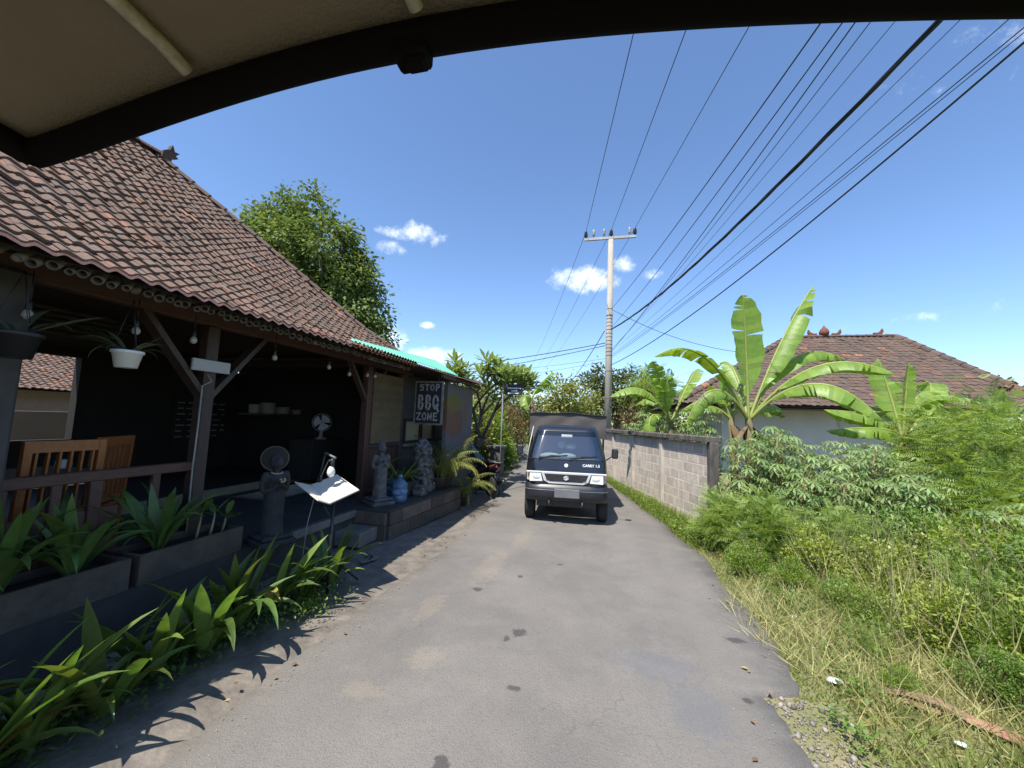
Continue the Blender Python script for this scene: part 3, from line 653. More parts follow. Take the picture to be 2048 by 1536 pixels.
# desk fan on a counter, pots on a shelf
MB().bev((-5.35, 6.55, .90), (.5, .9, .72), .015).solo('counter', pm('counter_black', (.02, .018, .016), var=.2), 'black counter that carries the white fan', 'counter')
FANW = pm('dull_fan_white', (.34, .34, .33), var=.06, rough=.4)
t = thing('desk_fan', 'white desk fan on the black counter inside', 'fan', (-5.30, 6.55, 1.26), -.9)
MB().lathe([(.11, 0), (.11, .015), (.05, .035), (.03, .06), (.028, .24)], n=14).build('base', FANW, t, True)
hub = MB(); Mx = Matrix.Rotation(R(90), 3, 'Y'); hub.lathe([(.045, -.10), (.05, -.02), (.03, .03)], (0, 0, .32), 12, M=Mx); hub.build('motor', FANW, t, True)
cg = MB()
for k in range(16):
    a = 2 * math.pi * k / 16; cg.tube([(.05, .04 * math.cos(a), .32 + .04 * math.sin(a)), (.06, .13 * math.cos(a), .32 + .13 * math.sin(a)), (.02, .17 * math.cos(a), .32 + .17 * math.sin(a))], .0018, 4)
cg.tube([(.02, .17 * math.cos(2 * math.pi * k / 24), .32 + .17 * math.sin(2 * math.pi * k / 24)) for k in range(25)], .006, 5); cg.build('cage', FANW, t, True)
for k in range(3):
    a = k * 2.094; MB().add([(.03, 0, .32)] + [(.035 - .02 * q / 6, .145 * math.cos(a + q * .28), .32 + .145 * math.sin(a + q * .28)) for q in range(7)], [tuple(range(8))]).build('blade', pm('fan_blade', (.5, .55, .6)), t, True)
MB().bev((-6.35, 6.55, 1.70), (.30, 1.5, .03), .004).solo('wall_shelf', DWOOD, 'dark shelf with pale pots deep in the restaurant', 'shelf')
for k, (yy, r, h) in enumerate(((5.98, .09, .16), (6.28, .13, .20), (6.62, .15, .13), (7.0, .11, .09))):
    t = thing('cooking_pot', ['tall pale tin', 'white enamel stockpot', 'wide pale pan', 'small pale bowl'][k] + ' on the dark shelf', 'pot', (-6.33, yy, 1.716))
    MB().lathe([(r * .9, 0), (r, .02), (r, h), (r * 1.06, h + .008)], n=14).build('body', pm('enamel', (.22, .215, .2), var=.1, rough=.4), t, True)
    MB().tube([(0, r, h * .7), (0, r + .03, h * .75), (0, r + .03, h * .9), (0, r, h * .92)], .006, 5).build('handle', BLKM, t, True)
# chalk menu on the back wall: faint rows of writing
t = thing('menu_board', 'black menu board with faint rows of pale writing on the back wall', 'board', (-7.96, 6.3, 1.2))
MB().b2((-7.99, 5.75, 1.0), (-7.955, 6.85, 2.0)).build('panel', BLACKW, t)
for r_ in range(7):
    m = MB(); y = 5.82
    while y < 6.75:
        l = random.uniform(.05, .16); m.b2((-7.954, y, 1.86 - r_ * .11), (-7.950, min(y + l, 6.8), 1.885 - r_ * .11)); y += l + random.uniform(.03, .2)
    tag(m.build('writing', pm('chalk', (.20, .195, .18), var=.3), t), kind='stuff')
# hanging bulbs along the eave
for k, (y, z) in enumerate(((1.69, 2.345), (2.29, 2.38), (2.74, 2.40), (3.65, 2.39), (4.56, 2.41), (5.01, 2.37), (5.46, 2.41), (5.68, 2.42))):
    t = thing('light_bulb', ORD[k] + ' unlit bulb from the near end of the string under the restaurant eave', 'light bulb', (-3.65, y, z - .04), 0, 'bulbs under the eave')
    MB().tube([(0, 0, .10), (0, 0, 2.66 - z)], .004, 5).build('cord', BLKM, t, True)
    MB().lathe([(.016, .055), (.018, .06), (.016, .105), (.006, .12)], n=10).build('socket', BLKM, t, True)
    MB().lathe([(.004, -.012), (.02, -.004), (.029, .016), (.026, .036), (.014, .056)], n=12).build('bulb', BULBG, t, True)
# blank white board on the first post
t = thing('post_sign', 'small blank white board fixed to the first post', 'sign', (-3.77, 3.02, 2.12))
MB().bev((-3.765, 3.025, 2.18), (.03, .38, .115), .006).build('panel', pm('dull_white', (.40, .40, .40), var=.05), t)
MB().b2((-3.79, 3.0, 2.15), (-3.78, 3.05, 2.21)).build('bracket', BLKM, t)
t = thing('power_cord', 'pale loop of cable hanging down the first post', 'cable', (-3.77, 2.98, .5))
MB().tube([(-3.775, 3.0, 2.10), (-3.75, 3.03, 2.03), (-3.77, 2.96, 1.98), (-3.775, 2.965, 1.6), (-3.772, 2.955, 1.2), (-3.775, 2.965, .6)], .008, 6).build('cable', pm('cable_grey', (.3, .29, .27)), t)
# BBQ sign, hand painted, hung across the pavement edge
def ribbon(m, pts, w, M):
    for a, b in zip(pts, pts[1:]):
        a = Vector(a); b = Vector(b); d = b - a; n_ = Vector((-d.y, d.x)).normalized() * (w / 2)
        m.add([M @ Vector((*(p), 0)) for p in (a - n_, b - n_, b + n_, a + n_)], [(0, 1, 2, 3)])
    for p in pts:
        m.add([M @ Vector((p[0] + math.cos(2 * math.pi * k / 8) * w / 2, p[1] + math.sin(2 * math.pi * k / 8) * w / 2, .0004)) for k in range(8)], [tuple(range(8))])
def arc(cx_, cy_, rx, ry, a0, a1, n=8): return [(cx_ + rx * math.cos(R(a0 + (a1 - a0) * k / n)), cy_ + ry * math.sin(R(a0 + (a1 - a0) * k / n))) for k in range(n + 1)]
GLY = {'S': [[(.85, .9), (.2, .95), (.1, .6), (.85, .5), (.85, .1), (.1, .05)]], 'T': [[(.05, .95), (.95, .95)], [(.5, .95), (.5, .02)]], 'O': [arc(.5, .5, .38, .45, 0, 360, 14)],
       'P': [[(.2, 0), (.2, .97), (.7, .97), (.85, .75), (.7, .5), (.2, .48)]], 'B': [[(.2, .02), (.2, .97), (.65, .93), (.75, .73), (.6, .55), (.22, .53)], [(.6, .55), (.85, .33), (.65, .05), (.2, .02)]],
       'Q': [arc(.48, .52, .38, .44, 0, 360, 14), [(.55, .3), (.95, -.12)]], 'Z': [[(.05, .93), (.9, .95), (.08, .06), (.98, .05)]], 'N': [[(.12, .02), (.12, .95), (.85, .05), (.85, .97)]],
       'E': [[(.85, .95), (.15, .95), (.15, .03), (.88, .03)], [(.15, .52), (.75, .52)]]}
def word(parent, s, x0, x1, z0, z1, sw, y, mat, name='lettering'):
    n = len(s); cw = (x1 - x0) / n; m = MB()
    for i, ch in enumerate(s):
        M = Matrix(((1, 0, 0, 0), (0, 0, -1, y), (0, 1, 0, 0), (0, 0, 0, 1)))
        for st in GLY[ch]:
            ribbon(m, [(x0 + cw * (i + .08 + .8 * a), z0 + (z1 - z0) * b + random.uniform(-.004, .004)) for a, b in st], sw, M)
    m.build(name, mat, parent)
t = thing('bbq_sign', 'black hand-painted STOP BBQ ZONE sign in a white frame', 'sign', (-3.23, 6.9, 1.60))
MB().b2((-3.50, 6.89, 1.64), (-2.97, 6.92, 2.42)).build('panel', pm('black_board', (.012, .012, .014), (.02, .02, .022), rough=.6), t)
fm = MB(); fm.b2((-3.52, 6.875, 2.42), (-2.95, 6.93, 2.45)); fm.b2((-2.97, 6.875, 1.62), (-2.94, 6.93, 2.42)); fm.b2((-3.52, 6.875, 1.62), (-3.50, 6.93, 2.42)); fm.b2((-3.50, 6.875, 1.61), (-2.97, 6.93, 1.64)); fm.build('frame', pm('old_white_paint', (.22, .21, .19), (.08, .075, .07), scale=12), t)
CH = pm('white_sign_paint', (.36, .355, .35), (.22, .215, .215), scale=30)
word(t, 'STOP', -3.44, -3.0, 2.27, 2.39, .026, 6.886, CH); word(t, 'BBQ', -3.47, -3.0, 1.90, 2.18, .040, 6.886, CH); word(t, 'ZONE', -3.48, -3.02, 1.70, 1.84, .028, 6.886, CH)
for xx in (-3.4, -3.05): MB().tube([(xx, 6.9, 2.45), (xx, 6.9, 2.64)], .005, 5).build('hanger', BLKM, t)

# ---------------------------------------------------------------- statues on the platform and terrace
GST = pm('grey_carved_stone', (.14, .136, .132), (.06, .058, .057), scale=14, bump=.5, bscale=60, contrast=1.4)
DST = pm('black_carved_stone', (.045, .043, .045), (.022, .021, .022), scale=10, bump=.4, bscale=50)
def lady(loc, rz, mat, label, hat=False, name='statue', sc=1.0, base=True):
    t = thing(name, label, 'statue', loc, 0)
    m = MB(); o = Vector(loc); M = Matrix.Rotation(rz, 3, 'Z')
    def w(x, y, z): return o + M @ Vector((x * sc, y * sc, z * sc))
    def ell(c, r): 
        k = len(m.v); m.ball((0, 0, 0), [q * sc for q in r], 12, 8)
        for i in range(k, len(m.v)): m.v[i] = tuple(w(*c) + M @ Vector(m.v[i]))
    z0 = .10 if base else 0
    # robe to the feet, waist, chest, shoulders, neck, head (faces local +x)
    m.tube([w(0, 0, z0), w(0, 0, z0 + .15), w(.0, 0, z0 + .32), w(0, 0, z0 + .44), w(-.005, 0, z0 + .50), w(0, 0, z0 + .58), w(0, 0, z0 + .64)], [v * sc for v in (.115, .105, .105, .10, .072, .09, .07)], 14)
    for s in (-1, 1):
        ell((.045, s * .04, z0 + .585), (.04, .04, .04)); ell((0, s * .10, z0 + .625), (.042, .045, .045)); ell((.085, s * .05, z0 + .015), (.06, .035, .03))
        m.tube([w(0, s * .115, z0 + .62), w(-.01, s * .13, z0 + .53), w(.0, s * .125, z0 + .455)], [v * sc for v in (.036, .032, .028)], 8)
        m.tube([w(0, s * .125, z0 + .455), w(.07, s * .08, z0 + .48), w(.115, s * .018, z0 + .53)], [v * sc for v in (.028, .025, .022)], 8)
        for q in range(4): m.tube([w(.11, s * (.014 + .004 * q), z0 + .525 + q * .006), w(.125, s * .010, z0 + .56 + q * .006)], .009 * sc, 6)
    ell((.12, 0, z0 + .545), (.03, .028, .035))
    m.tube([w(0, 0, z0 + .63), w(.005, 0, z0 + .70)], .036 * sc, 10)
    ell((.015, 0, z0 + .755), (.064, .055, .075)); ell((.078, 0, z0 + .745), (.016, .012, .02)); ell((.07, 0, z0 + .712), (.014, .022, .009))
    for s in (-1, 1): ell((.066, s * .024, z0 + .768), (.012, .014, .008)); ell((.01, s * .056, z0 + .75), (.014, .012, .028))
    ell((-.02, 0, z0 + .775), (.068, .066, .075)); ell((-.075, 0, z0 + .70), (.035, .05, .09))
    if not hat: m.tube([w(-.01, 0, z0 + .80), w(-.02, 0, z0 + .86), w(-.025, 0, z0 + .885)], [v * sc for v in (.06, .04, .012)], 10)
    fig = remeshed('figure', m, mat, t, .011 * sc, 3, .012 * sc)
    if base:
        b = MB(); b.bev(w(0, 0, .03), (.40 * sc, .36 * sc, .06), .015, rz=rz); b.build('base', mat, t)
        b = MB(); b.bev(w(0, 0, .085), (.36 * sc, .32 * sc, .045), .02, rz=rz); b.build('base', mat, t)
    return t, w, z0
lady((-3.30, 5.46, .40), -.55, GST, 'grey carved stone lady with clasped hands on the platform corner', sc=.99)
t, w, z0 = lady((-3.36, 3.52, .38), -.35, DST, 'dark standing figure with a round disc headdress and pale necklace on the terrace', True, sc=.97, base=True)
hat = MB(); c = w(-.055, .0, z0 + .80); Mh = Matrix.Rotation(-.75, 3, 'Z') @ Matrix.Rotation(R(72), 3, 'Y')
hat.lathe([(.01, -.010), (.125, -.006), (.132, .0), (.125, .008), (.01, .012)], c, 22, M=Mh); hat.build('headdress_disc', pm('dark_straw', (.026, .022, .016), (.018, .016, .012), scale=30), t)
rg = MB(); rg.tube([c + Mh @ Vector((.130 * math.cos(a), .130 * math.sin(a), .002)) for a in np.linspace(0, 6.2832, 30)], .006, 6); rg.build('headdress_rim', pm('dull_gold', (.13, .10, .05)), t)
nk = MB()
nk.tube([w(.045 * math.cos(a) + .012, .055 * math.sin(a), z0 + .655 + .012 * math.cos(a) * -1) for a in np.linspace(-1.9, 1.9, 14)], .009, 6); nk.build('necklace', pm('pale_necklace', (.34, .32, .28)), t)
fl = MB()
for k in range(7): a = k * .9; fl.ball(w(.15 + .02 * math.cos(a), .02 * math.sin(a), z0 + .57 + .012 * (k % 3)), (.016, .016, .012), 6, 4)
fl.build('flowers', pm('pale_petals', (.35, .32, .2), (.2, .2, .1)), t)
# mossy guardian
t = thing('guardian_statue', 'squat weathered guardian figure of mottled grey stone near the mural', 'statue', (-3.18, 6.62, .40))
m = MB(); o = Vector((-3.18, 6.62, .40))
m.bev(o + Vector((0, 0, .08)), (.44, .44, .16), .02)
for c, r in (((0, 0, .32), (.21, .20, .22)), ((.02, -.02, .55), (.19, .18, .18)), ((.05, -.04, .75), (.16, .16, .16)), ((.0, 0, .88), (.10, .10, .10)), ((.17, -.08, .72), (.06, .07, .05)), ((.16, -.05, .62), (.05, .09, .03)), ((.14, .1, .26), (.08, .07, .12)), ((.14, -.14, .26), (.08, .07, .12)), ((.1, .17, .5), (.07, .06, .1)), ((.08, -.2, .48), (.07, .06, .1)), ((-.02, .15, .8), (.06, .03, .1)), ((-.02, -.19, .8), (.06, .03, .1))): m.ball(o + Vector(c), r, 10, 7)
remeshed('figure', m, pm('lichen_stone', (.17, .162, .155), (.035, .035, .033), scale=16, contrast=2.2, bump=.8, bscale=50), t, .014, 1, .05)
# small stone lantern base next to it
t = thing('stone_block', 'small square pale stone block beside the dark planter', 'stone', (-3.02, 6.28, .40)); MB().bev((0, 0, .075), (.2, .2, .15), .02).build('block', pm('lichen_stone', (.2, .2, .2)), t, True); MB().bev((0, 0, .165), (.15, .15, .03), .01).build('cap', GST, t, True)
# water bottles
BLUEP = pm('clear_blue_plastic', (.055, .11, .19), (.10, .17, .26), rough=.2, scale=8); LBL = pm('blue_label', (.04, .13, .32), (.2, .32, .46), scale=20, contrast=2)
def jug(loc, label, tilt=0):
    t = thing('water_bottle', label, 'water bottle', loc, 0, 'large water bottles'); M = Euler((0, tilt, .6)).to_matrix() if tilt else None
    off = Vector((0, 0, .125 if tilt else 0))
    MB().lathe([(.115, 0), (.125, .02), (.125, .09), (.117, .105), (.125, .12), (.125, .19), (.117, .205), (.125, .22), (.12, .28), (.06, .34), (.03, .355), (.03, .385)], off, 16, M=M).build('body', BLUEP, t, True)
    MB().lathe([(.034, .375), (.036, .38), (.036, .41), (.03, .415)], off, 12, M=M).build('cap', LBL, t, True)
    MB().lathe([(.1265, .12), (.1265, .19)], off, 16, M=M).build('label', LBL, t, True); return t
jug((-3.12, 5.76, .40), 'upright blue water bottle behind the grey stone lady'); jug((-3.36, 5.98, .40), 'water bottle against the planks, half behind the other bottle')
# dark trough planter
def leafstrip(L_, W_, e0, bend, n=7, fold=.25, twist=0):
    """arching strap leaf along +x: start elevation e0, bends down by 'bend' radians"""
    V = []; x = z = 0
    for i in range(n + 1):
        u = i / n; wd = W_ * (.35 + .65 * math.sin(min(1, u * 1.25 + .12) * math.pi / 2)) * (1 - max(0, (u - .45) / .55) ** 1.8); wd = max(wd, .0015)
        V += [(x, -wd / 2, z + fold * wd), (x, 0, z), (x, wd / 2, z + fold * wd)]
        e = e0 - bend * u ** 1.5; x += L_ / n * math.cos(e); z += L_ / n * math.sin(e)
    F = []
    for i in range(n): a = 3 * i; F += [(a, a + 3, a + 4, a + 1), (a + 1, a + 4, a + 5, a + 2)]
    return V, F
STRAP = pm('strap_leaf_green', (.14, .21, .045), (.075, .135, .026), rough=.45, scale=10, rnd=.40, trans=.30)
STRAPD = pm('dark_strap_leaf', (.12, .19, .05), (.075, .135, .033), rough=.42, scale=10, rnd=.25, trans=.22)
SM = []
for k in range(12):
    V, Fc = leafstrip(1, random.uniform(.085, .13), random.uniform(1.05, 1.45), [.25, .5, .9, 1.3, 1.7, 2.2][k % 6], 9)
    if k % 6 == 5: V = [(a, b, c) for a, b, c in V]
    SM.append(npmesh('leaf', V, Fc, smooth=True)); 
SMD = [m_.copy() for m_ in SM]
YELL = pm('yellowing_strap_leaf', (.30, .26, .06), (.20, .15, .05), rough=.5, scale=7, rnd=.3, trans=.3)
for i_, m_ in enumerate(SM): m_.materials.append(YELL if i_ == 10 else STRAP)
for m_ in SMD: m_.materials.append(STRAPD)
def clump(name, label, cat, loc, n, Lr, meshes, group=None, az=(0, 360), parent=None, up=.0, wsc=1.0):
    t = parent or thing(name, label, cat, loc, 0, group); base = Vector((0, 0, 0)) if parent is None else Vector(loc)
    for k in range(n):
        o = bpy.data.objects.new('leaf', meshes[random.randrange(len(meshes))]); C.objects.link(o); o.parent = t
        a = R(random.uniform(*az)); L_ = random.uniform(*Lr); r = random.uniform(0, .04)
        o.location = base + Vector((r * math.cos(a), r * math.sin(a), 0)); o.rotation_euler = (random.uniform(-.3, .3), random.uniform(-.15, .12) - up, a); o.scale = (L_, L_ * wsc, L_)
    return t
for k, (x, y, n, h) in enumerate(((-2.80, .95, 13, .74), (-2.74, 1.25, 14, .78), (-2.80, 1.52, 13, .74), (-2.74, 1.80, 14, .80), (-2.80, 2.1, 13, .72), (-2.75, 2.38, 14, .78), (-2.80, 2.68, 14, .80), (-2.77, 2.96, 13, .72), (-2.70, 3.24, 12, .66))):
    clump('spider_lily', ORD[k] + ' strap-leaved lily clump from the camera in the roadside row', 'plant', (x, y, -.01), n + 3, (h * .55, h * 1.08), SM * 2 + [q for i_, q in enumerate(SM) if i_ != 10] * 4, 'lily clumps along the apron', az=(-115, 115))
clump('spider_lily', 'arching lily clump right beside the leg of the music stand', 'plant', (-2.66, 3.60, -.01), 17, (.45, .72), SM, 'lily clumps along the apron', az=(-160, 160))
# planters on the terrace
for k, (y0, y1, nm) in enumerate(((.75, 2.32, 'long concrete planter on the terrace, nearer the camera'), (2.38, 3.26, 'shorter concrete planter on the terrace beside the dark figure'))):
    t = thing('planter', nm, 'planter', (-3.63, (y0 + y1) / 2, .38)); m = MB(); h = .23
    PLM = pm('planter_concrete', (.105, .080, .060), (.055, .043, .034), scale=4, bump=.6, contrast=1.4)
    m.b2((-3.47, y0, .38), (-3.445, y1, .38 + h)); m.b2((-3.82, y0, .38), (-3.795, y1, .38 + h)); m.b2((-3.797, y0, .38), (-3.468, y0 + .025, .38 + h - .002)); m.b2((-3.797, y1 - .025, .38), (-3.468, y1, .38 + h - .002)); m.build('box', PLM, t)
    MB().b2((-3.796, y0 + .02, .382), (-3.469, y1 - .02, .55)).build('soil', pm('wet_soil', (.035, .027, .02), bump=.6), t)
for k, (y, n) in enumerate(((.95, 16), (1.32, 18), (1.7, 18), (2.08, 17), (2.62, 20))):
    clump('planter_lily', ORD[k] + ' lush strap-leaved plant from the camera in the terrace planters', 'plant', (-3.62, y, .55), n + 14, (.36, .72), SMD, 'plants in the terrace planters', wsc=1.05)
OV = [[(0, 0, 0), (.35, -.14, .03), (.35, 0, 0), (.35, .14, .03), (.75, -.15, .02), (.75, 0, -.02), (.75, .15, .02), (1, 0, -.06)], [(0, 1, 2), (0, 2, 3), (1, 4, 5), (1, 5, 2), (2, 5, 6), (2, 6, 3), (4, 7, 5), (5, 7, 6)]]
ovm = npmesh('leaf', OV[0], np.array(OV[1]), smooth=True); ovm.materials.append(STRAP)
for k, y in enumerate((2.92, 3.05, 3.17)):
    t = thing('young_shoot', ['tallest', 'middle', 'shortest'][k] + ' pale-stemmed leafy shoot at the far end of the terrace planter', 'plant', (-3.6, y, .55), 0, 'pale-stemmed shoots'); h = (.26, .22, .17)[k]
    MB().tube([(0, 0, 0), (.015, .01, h * .6), (.02, .015, h)], [.014, .010, .006], 6).build('stem', pm('pale_stem', (.30, .27, .17)), t, True)
    for q in range(4):
        o = bpy.data.objects.new('leaf', ovm); C.objects.link(o); o.parent = t; o.location = (.02, .015, h - q * .015); o.rotation_euler = (0, -.9 + .2 * q, q * 1.9 + k); o.scale = (.17, .2, .17)
# ---------------------------------------------------------------- music stand with a clamp lamp
t = thing('music_stand', 'black music stand holding a pale open folder by the road', 'music stand', (-2.56, 3.43, 0))
MB().tube([(-2.56, 3.43, 0), (-2.57, 3.43, .93)], .014, 8).build('pole', BLKM, t)
MB().tube([(-2.565, 3.44, .36), (-2.50, 3.83, .0)], .011, 6).build('leg', BLKM, t); MB().tube([(-2.565, 3.43, .30), (-2.80, 3.62, .0)], .011, 6).build('leg', BLKM, t)
MB().tube([(-2.565, 3.43, .70), (-2.74, 3.42, .92)], .009, 6).build('brace', BLKM, t)
def slab(pts, th):
    n_ = (Vector(pts[1]) - Vector(pts[0])).cross(Vector(pts[2]) - Vector(pts[0])).normalized() * th; m = MB()
    if n_.z > 0: n_ = -n_
    V = [Vector(p) for p in pts] + [Vector(p) + n_ for p in pts]; m.add(V, [(0, 1, 2, 3), (7, 6, 5, 4), (0, 4, 5, 1), (1, 5, 6, 2), (2, 6, 7, 3), (3, 7, 4, 0)]); return m
A, B_, C_, D = (-2.956, 3.55, 1.00), (-2.80, 3.76, 1.095), (-2.36, 3.53, 1.00), (-2.495, 3.27, .905)
PAP = pm('folder_paper', (.66, .61, .52), (.56, .51, .42), scale=5)
slab([A, B_, C_, D], .012).build('folder', PAP, t); slab([(-3.03, 3.42, 1.05), (-2.958, 3.548, 1.003), (-2.497, 3.268, .908), (-2.53, 3.16, .955)], .010).build('folder_flap', PAP, t)
slab([(-2.95, 3.54, .985), (-2.80, 3.74, 1.078), (-2.37, 3.52, .985), (-2.50, 3.28, .89)], .008).build('tray', BLKM, t)
t = thing('clamp_lamp', 'bare white bulb on a jointed arm clamped over the music stand', 'lamp', (-2.93, 3.6, 1.0))
MB().bev((-2.90, 3.62, 1.045), (.05, .04, .07), .006).build('clamp', BLKM, t)
MB().tube([(-2.91, 3.62, 1.06), (-2.855, 3.62, 1.334)], .010, 6).build('arm', BLKM, t); MB().tube([(-2.855, 3.62, 1.334), (-2.638, 3.5, 1.303)], .011, 6).build('arm', pm('grey_metal', (.2, .2, .2)), t)
MB().lathe([(.012, .05), (.022, .045), (.022, -.03), (.018, -.035)], (-2.68, 3.515, 1.245), 10).build('socket', BLKM, t)
MB().lathe([(.006, -.062), (.03, -.045), (.040, -.012), (.034, .02), (.018, .05)], (-2.685, 3.51, 1.165), 14).build('bulb', pm('sunlit_bulb_glass', (.8, .8, .76), rough=.15), t)  # paler copy of the bulb glass, direct sunlight put into its colour
MB().tube([(-2.68, 3.515, 1.29), (-2.76, 3.55, 1.26), (-2.86, 3.61, 1.13), (-2.92, 3.62, 1.0), (-2.99, 3.6, .6), (-3.02, 3.6, .2), (-3.05, 3.7, .01)], .005, 5).build('cord', pm('cable_grey', (.3, .3, .3)), t)
# ---------------------------------------------------------------- potted plants on platform, hanging pots
t = thing('trough_planter', 'dark stone trough with spiky green leaves behind the water bottles', 'planter', (-3.30, 6.08, .40)); MB().bev((0, 0, .12), (.3, .42, .24), .02).build('trough', DCONC, t, True)
clump('', '', '', (0, 0, .22), 40, (.36, .58), SM, parent=t, up=-.35, wsc=.7)
PVAR = pm('palm_green', (.19, .23, .05), (.27, .27, .07), rough=.45, scale=9, trans=.3, rnd=.25)
def frond_mesh(L_, arch, nl=26, ll=.22, w_=.016, e0=1.25):
    """pinnate frond along +x"""
    x = z = 0; V = []; F = []; pts = []
    for i in range(nl + 1):
        u = i / nl; pts.append((x, z)); e = e0 - arch * u; x += L_ / nl * math.cos(e); z += L_ / nl * math.sin(e)
    for i in range(2, nl + 1):
        u = i / nl; l = ll * math.sin(math.pi * min(1, .25 + .75 * u) ** .8) + .03
        for s in (-1, 1):
            px, pz = pts[i]; a = .75; tip = (px + l * math.cos(a) * .75, s * l * math.sin(a), pz - l * .35 + random.uniform(-.02, .02)); mid = (px + l * .4 * math.cos(a), s * l * .5 * math.sin(a), pz + .012); k = len(V)
            V += [(px, 0, pz), (mid[0] - w_ / 2, mid[1], mid[2]), tip, (mid[0] + w_ / 2, mid[1], mid[2])]; F.append((k, k + 1, k + 2, k + 3))
    for i in range(nl):
        k = len(V); V += [(pts[i][0], -.005, pts[i][1]), (pts[i + 1][0], -.003, pts[i + 1][1]), (pts[i + 1][0], .003, pts[i + 1][1]), (pts[i][0], .005, pts[i][1])]; F.append((k, k + 1, k + 2, k + 3))
    return npmesh('frond', V, F)
FM = [frond_mesh(1, a, e0=e) for a, e in ((1.6, 1.35), (2.1, 1.25), (2.6, 1.2), (1.2, 1.45))]
for m_ in FM: m_.materials.append(PVAR)
def palm(label, loc, n, Lr, name='potted_palm', az=(0, 360), pot=.16):
    t = thing(name, label, 'palm', loc)
    MB().lathe([(pot * .75, 0), (pot, pot * 1.3), (pot * 1.06, pot * 1.32), (pot * 1.06, pot * 1.45), (pot * .9, pot * 1.46)], n=16).build('pot', DCONC, t, True)
    for k in range(n):
        o = bpy.data.objects.new('frond', FM[k % 4]); C.objects.link(o); o.parent = t; L_ = random.uniform(*Lr); o.location = (0, 0, pot * 1.3); o.rotation_euler = (0, random.uniform(-.1, .1), R(random.uniform(*az))); o.scale = (L_, L_, L_)
    return t
palm('areca palm with drooping yellow-green fronds at the platform end', (-2.95, 7.2, .40), 22, (.75, 1.2)); palm('slender palm behind the mossy guardian by the mural', (-3.0, 6.96, .40), 10, (.8, 1.15))
palm('low palm on the ground at the corner of the stone platform', (-2.78, 7.7, -.01), 18, (.7, 1.05), pot=.14)
BRO = pm('grey_green_bromeliad', (.10, .13, .075), (.06, .085, .05), rough=.5, rnd=.2, trans=.1); BRM = [m_.copy() for m_ in SM]
for m_ in BRM: m_.materials.clear(); m_.materials.append(BRO)
for loc, lab, mt, r, Lr, n in (((-3.45, 2.13, 2.04), 'white hanging pot with spiky grey-green leaves', WHITE, .085, (.18, .32), 22), ((-3.45, 1.56, 2.02), 'dark hanging pot with broad leaves at the left edge', BLKM, .105, (.25, .46), 12)):
    t = thing('hanging_pot', lab, 'hanging plant', loc, 0, 'pots hanging from the eave')
    MB().lathe([(r * .75, 0), (r, r * 1.25), (r * 1.12, r * 1.28), (r * 1.12, r * 1.5), (r * .9, r * 1.5)], n=18).build('pot', mt, t, True)
    clump('', '', '', (0, 0, r * 1.3), n, Lr, BRM, parent=t, up=-.45, wsc=1.2 if r > .1 else .9)
    for k in range(3): a = k * 2.1; MB().tube([(r * math.cos(a), r * math.sin(a), r * 1.5), (0, 0, 2.56 - loc[2])], .003, 4).build('hanger', BLKM, t, True)
# ---------------------------------------------------------------- scooter with its tail to the road
t = thing('scooter', 'black scooter with red tail stripes parked beyond the platform', 'scooter', (-2.86, 9.18, 0), R(133))
SB = pm('scooter_black', (.012, .013, .018), var=.2, rough=.22, coat=.5); TY = pm('rubber', (.02, .02, .02), rough=.85); SR = pm('scooter_red', (.25, .03, .02), rough=.3)
def wheel_parts(parent, c, r, w_, axis='Y', rim=None, name='wheel'):
    Mw = Matrix.Rotation(R(90), 3, 'X') if axis == 'Y' else Matrix.Rotation(R(90), 3, 'Y')
    m = MB(); prof = [(r * .62, -w_ / 2), (r * .9, -w_ / 2), (r, -w_ * .3), (r, w_ * .3), (r * .9, w_ / 2), (r * .62, w_ / 2)]; m.lathe(prof, c, 22, M=Mw); wo = m.build(name, TY, parent, True)
    q = MB(); q.lathe([(r * .1, -w_ * .42), (r * .63, -w_ * .35), (r * .63, w_ * .35), (r * .1, w_ * .42)], c, 14, M=Mw); rr = addmesh('rim', q.mesh('rim'), rim or pm('alloy', (.3, .3, .3), metal=.8, rough=.35), wo); return wo
wheel_parts(t, (.62, 0, .25), .25, .09); wheel_parts(t, (-.62, 0, .25), .25, .10)
def loft(m, secs, n=12):
    """secs: (x, cz, ry, rz) super-ellipse sections along x"""
    V = []
    for x, cy, cz, ry, rz in secs:
        for k in range(n):
            a = 2 * math.pi * k / n; c, s = math.cos(a), math.sin(a); V.append((x, cy + ry * math.copysign(abs(c) ** .7, c), cz + rz * math.copysign(abs(s) ** .7, s)))
    F = [(i * n + k, i * n + (k + 1) % n, (i + 1) * n + (k + 1) % n, (i + 1) * n + k) for i in range(len(secs) - 1) for k in range(n)]
    m.add(V, F, True); b = len(m.v) - len(V); m.f += [tuple(b + k for k in reversed(range(n))), tuple(b + (len(secs) - 1) * n + k for k in range(n))]; m.sm += [False, False]; return m
loft(MB(), [(-.98, 0, .74, .05, .03), (-.9, 0, .70, .10, .07), (-.6, 0, .60, .15, .13), (-.3, 0, .52, .15, .16), (-.12, 0, .46, .13, .17)]).build('tail_body', SB, t, True)
loft(MB(), [(-.93, 0, .80, .07, .025), (-.7, 0, .775, .13, .05), (-.3, 0, .73, .13, .05), (.02, 0, .72, .10, .04)]).build('seat', pm('black_vinyl', (.014, .014, .014), rough=.5), t, True)
for s in (-1, 1):
    MB().add([(-.95, s * .085, .74), (-.6, s * .157, .62), (-.25, s * .158, .50), (-.25, s * .158, .53), (-.6, s * .157, .655), (-.95, s * .08, .765)], [(0, 1, 4, 5), (1, 2, 3, 4)]).build('stripe', SR, t, True)
